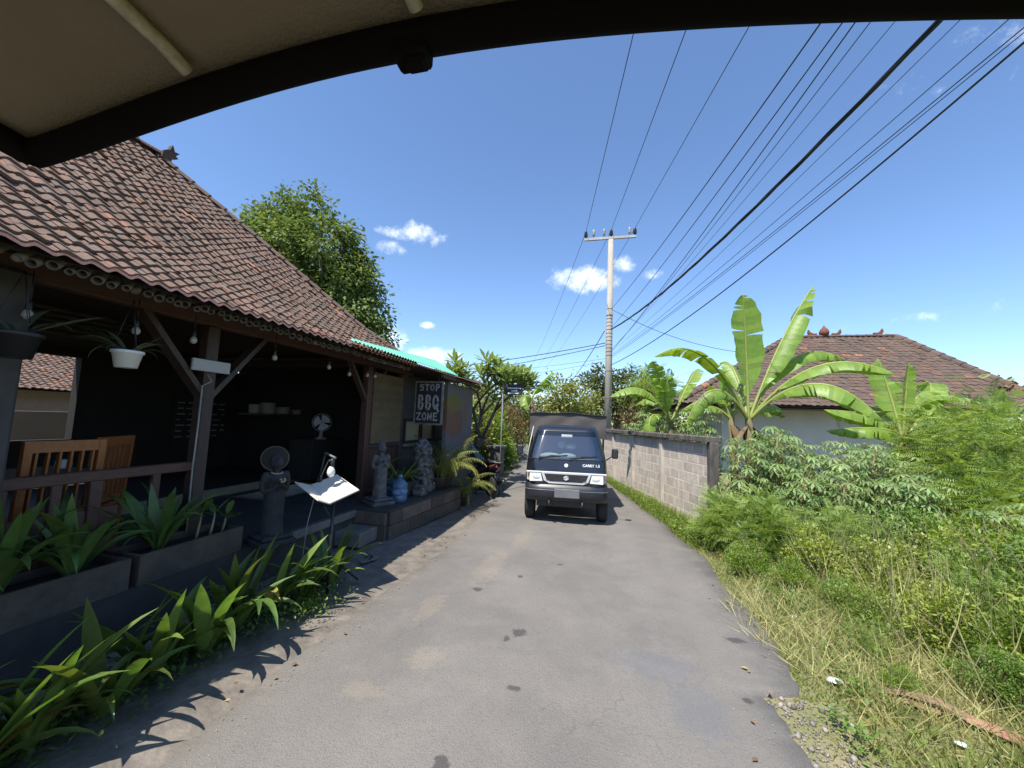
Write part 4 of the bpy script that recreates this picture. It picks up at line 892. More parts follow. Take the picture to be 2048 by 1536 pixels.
MB().bev((.12, 0, .30), (.42, .28, .07), .02).build('floorboard', SB, t, True)
m = MB(); loft(m, [(.28, 0, .34, .15, .08), (.40, 0, .55, .19, .20), (.50, 0, .80, .17, .14), (.50, 0, .93, .12, .05)]).build('front_shield', SB, t, True)
loft(MB(), [(.32, 0, 1.02, .10, .05), (.46, 0, 1.01, .13, .07), (.56, 0, .98, .09, .06)]).build('handlebar_cowl', SB, t, True)
MB().lathe([(.0, 0), (.055, .012), (.06, .03)], (.555, 0, .985), 12, M=Matrix.Rotation(R(90), 3, 'Y')).build('headlight', pm('lamp_lens', (.6, .6, .55), rough=.1), t, True)
MB().tube([(.34, -.34, 1.03), (.40, -.15, 1.02), (.40, .15, 1.02), (.34, .34, 1.03)], .015, 8).build('handlebar', BLKM, t, True)
for s in (-1, 1):
    mi = MB().tube([(.40, s * .2, 1.03), (.36, s * .30, 1.16)], .006, 5).build('mirror', BLKM, t, True)
    q = MB(); q.ball((.36, s * .32, 1.20), (.02, .065, .04), 10, 6); addmesh('mirror_head', q.mesh('mirror_head'), pm('mirror_cream', (.3, .27, .2), rough=.3), mi)
    MB().tube([(.62, s * .06, .25), (.50, s * .07, .62)], .02, 8).build('fork', BLKM, t, True)
loft(MB(), [(.38, 0, .48, .05, .02), (.62, 0, .535, .065, .02), (.84, 0, .43, .05, .02)]).build('fender', SB, t, True); loft(MB(), [(-.98, 0, .42, .05, .012), (-.85, 0, .52, .06, .015), (-.6, 0, .54, .07, .015)]).build('fender', SB, t, True)
MB().tube([(-.1, -.16, .22), (-.5, -.18, .26), (-.95, -.19, .36)], [.02, .05, .045], 10).build('exhaust', pm('exhaust_metal', (.12, .12, .12), metal=.7, rough=.4), t, True)
MB().bev((-.965, 0, .70), (.03, .13, .05), .01).build('tail_light', SR, t, True); MB().bar((-.2, .1, .3), (-.28, .22, .0), .02).build('side_stand', BLKM, t, True)
MB().tube([(-.95, -.1, .80), (-1.02, 0, .80), (-.95, .1, .80)], .012, 6).build('grab_rail', pm('grey_metal', (.2, .2, .2)), t, True)
# teal-edged painted board leaning behind the scooter
t = thing('leaning_board', 'dark board with a teal painted edge leaning against the mural wall end', 'board', (-3.1, 9.35, 0))
slab([(-3.42, 9.42, 1.38), (-3.42, 9.30, 0), (-2.72, 9.30, 0), (-2.82, 9.36, .72)], .03).build('panel', pm('dark_paint', (.02, .022, .03)), t); slab([(-3.40, 9.375, 1.40), (-3.40, 9.37, 1.26), (-2.84, 9.335, .60), (-2.80, 9.34, .76)], .012).build('teal_edge', pm('teal_paint', (.10, .24, .25), (.25, .36, .36), scale=12, contrast=2), t)
# ---------------------------------------------------------------- small pickup truck coming towards the camera
tr = thing('pickup_truck', 'dark blue small pickup with grey tarpaulin canopy driving towards the camera', 'truck', (-.55, 6.72, 0), R(4.5))
NAVY = pm('navy_paint', (.013, .015, .021), (.010, .012, .017), rough=.25, scale=3, coat=.6, var=.1); CHR = pm('chrome', (.62, .61, .59), rough=.25, metal=.15, var=.05); BPL = pm('black_bumper', (.022, .024, .030), rough=.38, var=.1)
# rings: z, front y, half width, back y, corner radius
RG = [(.40, .05, .66, 1.12, .16), (.50, .02, .69, 1.16, .18), (.66, .0, .70, 1.18, .20), (.80, .015, .705, 1.2, .20), (.90, .03, .705, 1.2, .20), (1.00, .055, .70, 1.2, .20), (1.09, .085, .69, 1.2, .19), (1.115, .095, .685, 1.2, .19),
      (1.20, .145, .67, 1.2, .19), (1.30, .205, .645, 1.2, .18), (1.40, .265, .62, 1.2, .18), (1.50, .325, .595, 1.2, .18), (1.585, .375, .57, 1.2, .18), (1.62, .40, .56, 1.2, .18), (1.665, .46, .53, 1.18, .2), (1.69, .60, .46, 1.10, .2)]
NF, NC, NS = 12, 5, 8
def ring(z, yf, hw, yb, r):
    pts = []
    for k in range(NF + 1): pts.append((-(hw - r) + 2 * (hw - r) * k / NF, yf, z))                      # front, left to right (+x)
    for k in range(1, NC + 1): a = R(-90 + 90 * k / NC); pts.append((hw - r + r * math.cos(a), yf + r + r * math.sin(a) * 1.0, z))
    y0 = yf + r
    for k in range(1, NS + 1): pts.append((hw, y0 + (yb - y0) * k / NS, z))
    for k in range(1, 5): pts.append((hw - 2 * hw * k / 4, yb, z))
    for k in range(1, NS + 1): pts.append((-hw, yb + (y0 - yb) * k / NS, z))
    for k in range(1, NC): a = R(180 + 90 * k / NC); pts.append((-(hw - r) + r * math.cos(a), y0 + r * math.sin(a), z))
    return pts
rings = [ring(*g) for g in RG]; m_ = len(rings[0])
def isfront(k): return k < NF or (NF <= k < NF + 2) or (k >= m_ - 2)
iside1 = range(NF + NC + 1, NF + NC + NS - 2); iside2 = range(NF + NC + NS + 4 + 2, NF + NC + NS + 4 + NS - 1)
GLASSD = glass('tinted_glass', (.16, .19, .22), .10)
body = MB(); V = [p for r_ in rings for p in r_]; Fb = []; Fg = []; Ft = []; Fs1 = []; Fs2 = []
for i in range(len(rings) - 1):
    for k in range(m_):
        f = (i * m_ + k, i * m_ + (k + 1) % m_, (i + 1) * m_ + (k + 1) % m_, (i + 1) * m_ + k)
        if i == 11 and isfront(k): Ft.append(f)
        elif 7 <= i < 11 and isfront(k): Fg.append(f)
        elif 7 <= i < 12 and k in iside1: Fs1.append(f)
        elif 7 <= i < 12 and k in iside2: Fs2.append(f)
        else: Fb.append(f)
body.add(V, Fb, True); body.f.append(tuple((len(rings) - 1) * m_ + k for k in range(m_))); body.sm.append(True); cab = body.build('cab', NAVY, tr, True)
for nm, ff in (('windscreen', Fg), ('windscreen_sun_strip', Ft), ('side_window', Fs1), ('side_window', Fs2)):
    q = MB(); q.add(V, ff, True); me = q.mesh(nm); bm = bmesh.new(); bm.from_mesh(me); bmesh.ops.delete(bm, geom=[v for v in bm.verts if not v.link_faces], context='VERTS'); bm.to_mesh(me); bm.free(); addmesh(nm, me, GLASS if nm != 'windscreen_sun_strip' else GLASSD, tr)
# cab interior
INT = pm('cab_interior', (.05, .055, .058), (.03, .033, .035), rough=.8)
MB().b2((-.60, .20, 1.02), (.60, .42, 1.10)).build('dashboard', pm('grey_dash', (.12, .14, .14), var=.1), tr, True)
for s in (-1, 1):
    se = MB().bev((s * .30, .85, 1.12), (.46, .16, .62), .05).build('seat', INT, tr, True); q = MB(); q.bev((s * .30, .87, 1.47), (.22, .10, .15), .03); addmesh('headrest', q.mesh('headrest'), INT, se)
MB().b2((-.64, 1.10, .6), (.64, 1.13, 1.62)).build('rear_bulkhead', INT, tr, True)
MB().tube([(-.32 + .17 * math.cos(a), .48 + .05 * math.sin(a), 1.16 + .14 * math.sin(a)) for a in np.linspace(0, 6.28, 20)], .014, 6).build('steering_wheel', BLKM, tr, True)
MB().bev((.0, .33, 1.50), (.20, .02, .055), .008).build('rear_view_mirror', pm('mirror_pale', (.5, .55, .52), rough=.15), tr, True)
mm = MB(); mm.ball((-.28, .28, 1.14), (.20, .07, .06), 10, 6); mm.ball((.02, .26, 1.145), (.16, .08, .06), 10, 6); mm.build('dashboard_cloth', pm('pale_cloth', (.5, .55, .48), (.35, .42, .38), scale=12), tr, True)
mm = MB(); mm.ball((-.1, .55, 1.33), (.08, .04, .07), 8, 6); mm.ball((.07, .55, 1.30), (.11, .05, .06), 8, 6); mm.build('hanging_toy', pm('pale_plush', (.6, .58, .5)), tr, True)
# wipers, badge, grille, lamps, bumper
for x0, x1 in ((-.50, .02), (.04, .52)): 
    w1 = MB().tube([(x0 + .02, .075, 1.085), (x0 + .22, .115, 1.165), (x1 - .02, .12, 1.16)], .008, 5).build('wiper', BLKM, tr, True); q = MB(); q.bar((x0 + .02, .085, 1.12), (x1, .125, 1.175), .012, .02); addmesh('wiper_blade', q.mesh('wiper_blade'), BLKM, w1)
MB().tube([(-.66, .052, .935), (-.4, .036, .938), (0, .032, .938), (.4, .036, .938), (.66, .052, .935)], .003, 4).build('panel_gap', BLKM, tr, True)
gs = MB(); gs.tube([(-.70 + .03, .09, 1.10)] + [p_ for p_ in [(-.52, .095, 1.112), (-.2, .083, 1.105), (.2, .083, 1.105), (.52, .095, 1.112)]], .007, 5).build('windscreen_seal', BLKM, tr, True)
MB().lathe([(.034, 0), (.034, .006), (.02, .008)], (.0, .050, 1.005), 16, M=Matrix.Rotation(R(75), 3, 'X')).build('round_badge', pm('silver_disc', (.75, .75, .72), rough=.3), tr, True)
tm_ = textmesh('CARRY 1.5', .062, .0012); o = addmesh('lettering', tm_, pm('silver_letters', (.75, .75, .75), rough=.3), tr, (.42, .046, 1.02)); o.rotation_euler = (R(72), 0, R(2))
MB().bev((0, .008, .885), (1.36, .04, .030), .008).build('chrome_strip', CHR, tr, True)
def grid_poly(poly, y0, y1): # polygon in x,z extruded in y
    m = MB(); M = Matrix(((1, 0, 0, 0), (0, 0, 1, 0), (0, 1, 0, 0), (0, 0, 0, 1))); return m.prism(poly, y0, y1, M)
grid_poly([(-.42, .878), (-.375, .75), (-.29, .705), (.29, .705), (.375, .75), (.42, .878)], -.012, .05).build('grille_frame', CHR, tr, True)
gr = grid_poly([(-.37, .865), (-.335, .775), (-.27, .742), (.27, .742), (.335, .775), (.37, .865)], -.018, .02).build('grille', pm('grille_black', (.012, .012, .014), rough=.6), tr, True)
q = MB()
for k in range(6): q.b2((-.34, -.0225, .758 + k * .018), (.34, -.0185, .763 + k * .018))
addmesh('grille_bar', q.mesh('grille_bar'), pm('grille_grey', (.07, .07, .075)), gr)
SZ = [(.0, 1.0), (-.95, .35), (-.95, .12), (.18, -.30), (-.12, -.42), (-.5, -.22), (-.95, -.45), (0, -1.0), (.95, -.35), (.95, -.12), (-.18, .30), (.12, .42), (.5, .22), (.95, .45)]
grid_poly([(x * .048, .805 + z * .042) for x, z in SZ], -.032, -.024).build('emblem', CHR, tr, True)
LENS = glass('lamp_glass', (.85, .9, .92), .12)
for s in (-1, 1):
    hl = grid_poly([(s * .432, .868), (s * .40, .735), (s * .62, .725), (s * .62, .868)], -.006, .04).build('headlight', pm('headlamp_white', (.80, .80, .76), rough=.15, var=.04, coat=.5), tr, True)
    q = MB(); q.ball((s * .50, -.002, .803), (.075, .012, .045), 12, 6); addmesh('reflector', q.mesh('reflector'), pm('lamp_reflector', (.80, .82, .8), metal=.25, rough=.12), hl)
    MB().add([(s * .61, -.0, .866), (s * .675, .07, .866), (s * .675, .07, .74), (s * .61, .0, .74), (s * .61, .03, .866), (s * .66, .09, .866), (s * .66, .09, .74), (s * .61, .03, .74)], [(0, 1, 2, 3), (4, 7, 6, 5), (0, 4, 5, 1), (3, 2, 6, 7)]).build('turn_signal', pm('amber_lens', (.62, .50, .36), rough=.2), tr, True)
bp = MB(); bsec = [(.70, .03), (.64, -.03), (.58, -.045), (.50, -.04), (.42, .0), (.40, .06)]
xs = [(-.715, .26), (-.70, .10), (-.62, .02), (-.4, -.005), (0, -.015), (.4, -.005), (.62, .02), (.70, .10), (.715, .26)]
V = [(x, y + dy, z) for x, y in xs for z, dy in bsec]; n = len(bsec); bp.add(V, [(i * n + k, (i + 1) * n + k, (i + 1) * n + k + 1, i * n + k + 1) for i in range(len(xs) - 1) for k in range(n - 1)], True); bp.build('bumper', BPL, tr, True)
MB().tube([(x, y - .047, .595) for x, y in xs], .006, 5).build('bumper_strip', pm('strip_grey', (.18, .18, .19), rough=.3), tr, True)
MB().bev((.02, -.075, .555), (.42, .015, .145), .01).build('number_plate', pm('plate_grey', (.16, .16, .165), var=.15, rough=.5), tr, True)
MB().b2((-.5, .10, .30), (.5, .3, .40)).build('chassis', BLKM, tr, True)
for s in (-1, 1): MB().tube([(s * .28, .0, .42), (s * .28, -.02, .36), (s * .24, -.02, .34)], .018, 6).build('tow_hook', BLKM, tr, True)
for s in (-1, 1):
    mi = MB().tube([(s * .68, .15, 1.12), (s * .78, .12, 1.2)], .012, 6).build('mirror', BLKM, tr, True); q = MB(); q.bev((s * .82, .12, 1.24), (.11, .05, .17), .02); addmesh('mirror_head', q.mesh('mirror_head'), BPL, mi)
    wheel_parts(tr, (s * .64, .50, .285), .285, .165, 'X'); wheel_parts(tr, (s * .64, 2.5, .285), .285, .165, 'X')
MB().b2((-.6, .78, .32), (.6, 3.0, .40)).build('chassis', BLKM, tr, True)
MB().tube([(-.685, .10, 1.05), (-.66, .13, 1.3), (-.60, .25, 1.66)], .007, 5).build('aerial', pm('pale_metal', (.6, .6, .58), rough=.3), tr, True)
# load bed and canopy
bd = MB(); bd.b2((-.74, 1.22, .62), (.74, 3.35, .68)); bd.b2((-.75, 1.22, .68), (-.71, 3.35, .98)); bd.b2((.71, 1.22, .68), (.75, 3.35, .98)); bd.b2((-.71, 1.22, .68), (.71, 1.26, .98)); bd.b2((-.71, 3.31, .68), (.71, 3.35, .98)); bd.build('load_bed', NAVY, tr, True)
for x in (-.72, .72):
    for y in (1.24, 2.3, 3.32): MB().tube([(x, y, .98), (x, y, 1.88)], .018, 6).build('canopy_post', BLKM, tr, True)
TARP = pm('grey_tarpaulin', (.092, .081, .072), (.075, .066, .059), rough=.7, scale=3, bump=.2, bscale=6)
def tarp():
    nx, ny = 22, 14; V = []; m = MB()
    def top(x, y): return 1.915 - .05 * abs(x / .75) ** 3 + .012 * math.sin(9 * x + 1) + .01 * math.sin(7 * y) + .02 * max(0, -x)
    for j in range(ny + 1):
        for i in range(nx + 1): x = -.76 + 1.52 * i / nx; y = 1.10 + 2.3 * j / ny; V.append((x, y, top(x, y)))
    F = [(j * (nx + 1) + i, j * (nx + 1) + i + 1, (j + 1) * (nx + 1) + i + 1, (j + 1) * (nx + 1) + i) for j in range(ny) for i in range(nx)]
    m.add(V, F, True)
    for y, s in ((1.10, 1), (3.40, -1)):
        V = []
        for i in range(nx + 1):
            x = -.76 + 1.52 * i / nx
            for k in range(7): V.append((x, y + s * (.012 * math.sin(x * 11 + k) * (k > 0)) + .0 * k, top(x, y) - .005 - k * .075))
        m.add(V, [(i * 7 + k, (i + 1) * 7 + k, (i + 1) * 7 + k + 1, i * 7 + k + 1) for i in range(nx) for k in range(6)], True)
    for x in (-.76, .76):
        V = []
        for j in range(ny + 1):
            y = 1.10 + 2.3 * j / ny
            for k in range(6): V.append((x + .01 * math.sin(y * 8 + k), y, top(x, y) - k * .085))
        m.add(V, [(j * 6 + k, (j + 1) * 6 + k, (j + 1) * 6 + k + 1, j * 6 + k + 1) for j in range(ny) for k in range(5)], True)
    return m
tarp().build('tarpaulin', TARP, tr, True)
def topz(x, y): return 1.915 - .05 * abs(x / .75) ** 3 + .012 * math.sin(9 * x + 1) + .01 * math.sin(7 * y) + .02 * max(0, -x)
MB().tube([(x, 1.085, topz(x, 1.1) + .004) for x in np.linspace(-.77, .77, 24)], .013, 6).build('tarpaulin_hem', pm('hem_dark', (.02, .02, .022)), tr, True)
# ---------------------------------------------------------------- concrete block wall on the right
wa, wb = Vector((1.93, 7.30, 0)), Vector((.06, 13.35, 0)); wd = (wb - wa).normalized(); wn_ = Vector((wd.y, -wd.x, 0)) * -1      # wn_ faces the road
wang = math.atan2(wd.y, wd.x); WL = (wb - wa).length
bwall = thing('block_wall', 'grey concrete block wall with stained coping beside the truck', 'wall', tuple((wa + wb) / 2))
BLK = pm('concrete_block', (.60, .515, .43), (.44, .38, .32), scale=9, bump=.5, bscale=40, rnd=.13, stretch=(1, 1, .35), contrast=1.3)
MORT = pm('pale_mortar', (.74, .66, .56), (.62, .55, .46), scale=12, bump=.3)
CAPM = pm('stained_coping', (.155, .135, .115), (.06, .055, .05), scale=7, stretch=(1, 1, .3), contrast=1.6, bump=.4)
core = MB(); c = (wa + wb) / 2 - wn_ * .0125; core.box((c.x, c.y, .71), (WL, .09, 1.50), rz=wang); core.build('mortar_core', MORT, bwall)
cols = [-.0, 1.88, 3.50, 4.99, 6.2]
colw = .13
bme = {}
for bi in range(4):
    s0 = (cols[bi] + colw / 2) if bi else .10; s1 = cols[bi + 1] - colw / 2; bl_ = .355; ch = .187
    for r_ in range(8):
        z0 = -.05 + r_ * ch; s = s0 - (bl_ / 2 if r_ % 2 else 0)
        while s < s1 - .02:
            a, b = max(s, s0), min(s + bl_, s1); s += bl_
            if b - a < .04: continue
            l = round(b - a - .013, 2); h = ch - .013
            if l not in bme: bme[l] = MB().bev((0, 0, 0), (l, .10, h), .004).mesh('block'); bme[l].materials.append(BLK)
            p = wa + wd * ((a + b) / 2) + wn_ * (-.016 + random.uniform(-.0008, .0012)); o = bpy.data.objects.new('block', bme[l]); C.objects.link(o); o.parent = bwall; o.location = Vector((p.x, p.y, z0 + ch / 2)) - bwall.location; o.rotation_euler = (0, random.uniform(-.006, .006), wang)
for cs in cols:
    p = wa + wd * max(cs, .05) + wn_ * .0; MB().bev((p.x, p.y, .73), (colw if cs else .12, .16, 1.52), .01, rz=wang).build('column', pm('cement_column', (.56, .50, .42), (.36, .32, .27), scale=6, stretch=(1, 1, .4), bump=.3) if cs else CAPM, bwall)
k = 0
while k < WL:
    l = random.uniform(1.2, 1.9); l = min(l, WL - k); p = wa + wd * (k + l / 2); MB().bev((p.x, p.y, 1.535), (l - .006, .26, .10), .012, rz=wang, ry=random.uniform(-.003, .003)).build('coping', CAPM, bwall); k += l

# ---------------------------------------------------------------- tiled house behind the bananas
h2 = thing('tiled_house', 'low grey-walled house with wide brown tiled hip roof behind the banana plants', 'house', (9, 18, 0))
E0, E1, EY, EZ, RY, RZ, R0, R1 = 2.7, 13.75, 15.0, 2.6, 19.0, 5.80, 8.05, 12.05
dk = MB(); dz = -.05
P_ = [(E0, EY, EZ + dz), (E1, EY, EZ + dz), (R1, RY, RZ + dz), (R0, RY, RZ + dz), (E0, 23, EZ + dz), (E1, 23, EZ + dz)]
dk.add(P_, [(0, 1, 2, 3), (0, 3, 4), (1, 5, 2), (3, 2, 5, 4)]); r2 = dk.build('roof', pm('roof_deck', (.05, .04, .03)), h2)
TV2, TF2 = tile_mesh('roof_tile', .21, .27, .015, 6); tm2 = npmesh('roof_tile', TV2, TF2, smooth=True); tm2.materials.append(TILE2)
tile_slope(r2, tm2, TV2, TF2, TILE2, (E0, EY, 0), (1, 0, 0), (0, 1, 0), [(0, EZ), (4, RZ)], E1 - E0, (R0 - E0) / 4, (E1 - R1) / 4, .21, .20, 300, jit=.006, score=lambda p: -p[2] * .25 + abs(p[0] - 9.5) * .3)
for a, b in along_poly([(R0, RY, RZ + .03), (R1, RY, RZ + .03)], .36): halfcap(a, b, .10).build('ridge_tile', TILE2, r2)
for a, b in along_poly([(E1, EY, EZ + .0), (R1, RY, RZ + .0)], .36): halfcap(a, b, .15).build('ridge_tile', TILE2, r2)
for a, b in along_poly([(E0, EY, EZ + .0), (R0, RY, RZ + .0)], .36): halfcap(a, b, .15).build('ridge_tile', TILE2, r2)
TC = pm('terracotta_crest', (.22, .07, .04), (.12, .05, .035), scale=12, bump=.4)
q = MB(); q.lathe([(.02, .0), (.16, .02), (.19, .14), (.15, .26), (.06, .36), (.01, .46)], (9.45, RY, RZ + .08), 10); q.build('roof_crest', TC, r2)
for xx, s in ((9.02, -1), (9.88, 1), (11.4, 1)):
    q = MB(); M = Matrix(((1, 0, 0, xx), (0, 0, 1, RY), (0, 1, 0, RZ + .08), (0, 0, 0, 1))); q.prism([(-.14 * s, 0), (.12 * s, 0), (.2 * s, .12), (.17 * s, .27), (.10 * s, .15), (-.02 * s, .09), (-.14 * s, .10)], -.05, .05, M); q.build('roof_crest', TC, r2)
MB().b2((4.6, 16.4, -.05), (12.8, 22.2, 2.75)).build('wall', pm('blue_grey_plaster', (.46, .47, .50), (.40, .41, .44), scale=2, stretch=(1, 1, .5)), h2)
MB().b2((E0 + .2, EY + .1, EZ - .12), (E1 - .2, EY + .16, EZ - .03)).build('fascia', DWOOD, h2); MB().b2((3.2, 15.1, 2.50), (13, 22.4, 2.53)).build('soffit', DWOOD, h2)
MB().tube([(8.4, 16.38, 2.3), (8.65, 16.38, 1.55), (8.7, 16.36, 1.0)], .012, 5).build('drain_pipe', WHITE, h2)
wf = MB().b2((10.6, 16.36, 1.0), (11.6, 16.41, 2.2)).build('window', FR, h2); q = MB(); q.b2((10.67, 16.345, 1.07), (11.07, 16.358, 2.13)); q.b2((11.13, 16.345, 1.07), (11.53, 16.358, 2.13)); addmesh('pane', q.mesh('pane', wloc(wf)), pm('dark_pane', (.03, .035, .04), rough=.1), wf)
# neighbour's house seen through the restaurant
h3 = thing('neighbour_house', 'small pale house with brown tiles seen through the restaurant opening', 'house', (-13.5, 6, 0))
r3 = MB().add([(-11.3, 2, 2.02), (-11.3, 9.2, 2.02), (-13.6, 9.2, 3.35), (-13.6, 2, 3.35)], [(0, 1, 2, 3)]).build('roof', pm('roof_deck', (.05, .04, .03)), h3)
tile_slope(r3, tmesh, TV, TF, TILE, (-11.3, 2, 0), (0, 1, 0), (-1, 0, 0), [(0, 2.05), (2.3, 3.38)], 7.2, 0, 0, .122, .10, 60, score=lambda p: abs(p[1] - 5.7) + (p[2] - 2))
MB().b2((-14.8, 2.3, -.05), (-11.8, 9, 2.2)).build('wall', pm('cream_wall', (.34, .31, .27), var=.15), h3)
MB().b2((-9.6, 2.5, -.05), (-9.45, 9, 1.62)).solo('garden_wall', pm('tan_wall', (.32, .24, .15), (.26, .2, .13), scale=2), 'low tan garden wall seen through the restaurant opening', 'wall')
# ---------------------------------------------------------------- concrete gate pillar and black sign beyond the scooter
t = thing('gate_pillar', 'squat grey concrete pillar with arched recess and slab top beyond the scooter', 'pillar', (-3.3, 12.4, 0)); PC = pm('grey_pillar', (.18, .17, .155), (.10, .095, .09), scale=6, bump=.4)
MB().bev((-3.3, 12.4, .40), (.42, .42, .84), .015).build('shaft', PC, t); MB().bev((-3.3, 12.4, .865), (.56, .56, .09), .015).build('cap', PC, t)
ap = [(-.13, .0), (.13, .0), (.13, .45)] + [(.13 * math.cos(a), .45 + .13 * math.sin(a)) for a in np.linspace(.3, 2.84, 7)] + [(-.13, .45)]
q = MB(); q.prism(ap, 0, .012, Matrix(((1, 0, 0, -3.3), (0, 0, 1, 12.178), (0, 1, 0, .1), (0, 0, 0, 1)))); q.build('recess', pm('pillar_recess', (.06, .058, .055)), t)
t = thing('black_signboard', 'small black signboard with white lettering on a thin post among the frangipani', 'sign', (-2.38, 9.3, 0))
MB().tube([(-2.38, 9.33, -.05), (-2.38, 9.33, 2.68)], .018, 8).build('post', pm('grey_metal', (.2, .2, .2)), t); MB().bar((-2.38, 9.32, 2.64), (-1.87, 9.32, 2.64), .018).build('arm', BLKM, t)
MB().bev((-2.09, 9.3, 2.51), (.43, .025, .27), .005).build('panel', pm('black_board', (.015, .015, .016)), t)
q = MB()
for x0, x1, z in ((-2.25, -1.91, 2.545), (-2.15, -2.0, 2.48), (-2.24, -1.96, 2.42)):
    x = x0
    while x < x1: l = random.uniform(.015, .04); q.b2((x, 9.281, z - .016), (min(x + l, x1), 9.286, z + .016)); x += l + .01
tag(q.build('lettering', WHITE, t), kind='stuff')

# ---------------------------------------------------------------- utility pole and wires
t = thing('utility_pole', 'tall concrete utility pole with crossarm and six insulators behind the wall', 'utility pole', (.27, 13.6, -.05)); CP = pm('pole_concrete', (.43, .385, .32), (.30, .27, .225), scale=4, stretch=(1, 1, .3), bump=.3)
MB().tube([(.25, 13.6, -.05), (.30, 13.6, 8.28)], [.135, .09], 14).build('shaft', CP, t)
MB().bar((-.62, 13.6, 8.36), (1.16, 13.6, 8.36), .075, .085).build('crossarm', pm('galvanised', (.38, .37, .34), metal=.3, rough=.5), t)
MB().bar((.30, 13.58, 7.85), (.30, 13.58, 8.32), .16, .03, up=(0, 1, 0)).build('bracket', pm('galvanised', (.4, .4, .4)), t)
PORC = pm('brown_porcelain', (.03, .018, .015), rough=.25); PORG = pm('grey_porcelain', (.30, .30, .29), rough=.3)
for xx, mt in ((-.58, PORC), (-.30, PORG), (.06, PORG), (.31, PORC), (.94, PORG), (1.12, PORC)):
    MB().lathe([(.02, 0), (.035, .05), (.075, .06), (.05, .09), (.075, .11), (.05, .14), (.07, .16), (.045, .20), (.055, .23), (.03, .26)] if mt is PORC else [(.015, 0), (.02, .08), (.055, .09), (.04, .12), (.055, .15), (.04, .18), (.055, .21), (.04, .24), (.05, .28), (.02, .31)], (xx, 13.6, 8.405), 10).build('insulator', mt, t)
for z in np.concatenate([np.arange(4.1, 5.6, .13), [5.75, 5.5, 3.55, 2.6]]): MB().lathe([(.131 - .0055 * z + .004, -.012), (.131 - .0055 * z + .012, 0), (.131 - .0055 * z + .004, .012)], (.25 + .006 * z, 13.6, float(z)), 14).build('band', pm('rusty_band', (.12, .10, .085), metal=.3), t)
q = MB(); q.tube([(.40 + .11 * math.cos(a), 13.5, 2.42 + .13 * math.sin(a)) for a in np.linspace(0, 12.4, 30)], .012, 5); q.build('cable_coil', BLKM, t)
WIRE = pm('wire_black', (.012, .012, .013), rough=.5, var=.1)
def wire(label, a, b, sag=.0, r=.006, ext=1.0, twist=0, n=26, cat='cable', name='overhead_wire', group='overhead wires'):
    a = Vector(a); b = Vector(b); b = a + (b - a) * ext; pts = []
    for k in range(n + 1):
        u = k / n; p = a.lerp(b, u); p.z -= sag * 4 * u * (1 - u); pts.append(p)
    m = MB()
    if twist:
        for ph in range(3): m.tube([p + Vector((math.cos(i * 1.3 + ph * 2.09) * r, 0, math.sin(i * 1.3 + ph * 2.09) * r)) for i, p in enumerate(pts)], r, 6)
    else: m.tube(pts, r, 6)
    return m.solo(name, WIRE, label, cat, base=tuple(a), group=group)
TP = [(-.58, (.453, 5.957, 8.1)), (.31, (1.27, 6.058, 8.1)), (1.12, (2.224, 6.204, 8.1))]
for k, (x, p) in enumerate(TP):
    wire(['leftmost', 'middle', 'rightmost'][k] + ' of three bare wires running overhead from the crossarm towards the camera', (x, 13.6, 8.66), p, 0, .008, 2.6)
    wire(['leftmost', 'middle', 'rightmost'][k] + ' of three wires running from the crossarm into the distance', (x, 13.6, 8.66), (-9.5 + k * .9, 50, 8.4), .7, .008)
LP = [((1.68, 3.253), 5.72, .007), ((1.846, 3.273), 5.05, .006), ((1.941, 3.292), 4.2, .006), ((2.055, 3.314), 4.25, .004), ((2.238, 3.342), 4.3, .003), ((2.563, 3.414), 5.0, .013), ((2.713, 3.443), 4.2, .003), ((3.067, 3.512), 4.1, .004), ((3.247, 3.586), 4.05, .005), ((3.287, 3.635), 4.0, .004), ((3.371, 3.735), 3.75, .010)]
for k, ((x, y), z, r) in enumerate(LP):
    lab = {5: 'thick twisted black cable bundle sweeping from the pole over the road verge', 10: 'thick single black cable, lowest and rightmost of the overhead lines'}.get(k, ORD[k] + ' line from the left in the fan of low cables right of the pole')
    sg = 1.1 if r > .009 else .4
    wire(lab, (.34, 13.45, z), (x, y, 5.0 + sg), sg, r, 2.0, twist=(k == 5), n=40)
for k, (b, z, r) in enumerate((((-9.5, 13.0, 3.2), 4.55, .014), ((-9.2, 13.4, 2.9), 4.46, .012), ((-9.5, 15, 3.4), 4.0, .005), ((-9.5, 16, 3.0), 3.9, .005), ((-9, 14, 2.2), 3.6, .004))):
    wire(ORD[k] + ' cable from the top among those leaving the pole to the left', (.16, 13.6, z), b, .15, r)
wire('dark cable bundle dropping steeply from the pole towards the far trees', (.12, 13.7, 5.0), (-2.4, 26, 4.0), .2, .015)
wire('thin sagging service wire from the pole to the tiled house', (.40, 13.6, 5.72), (7.6, 15.6, 4.6), .65, .008)

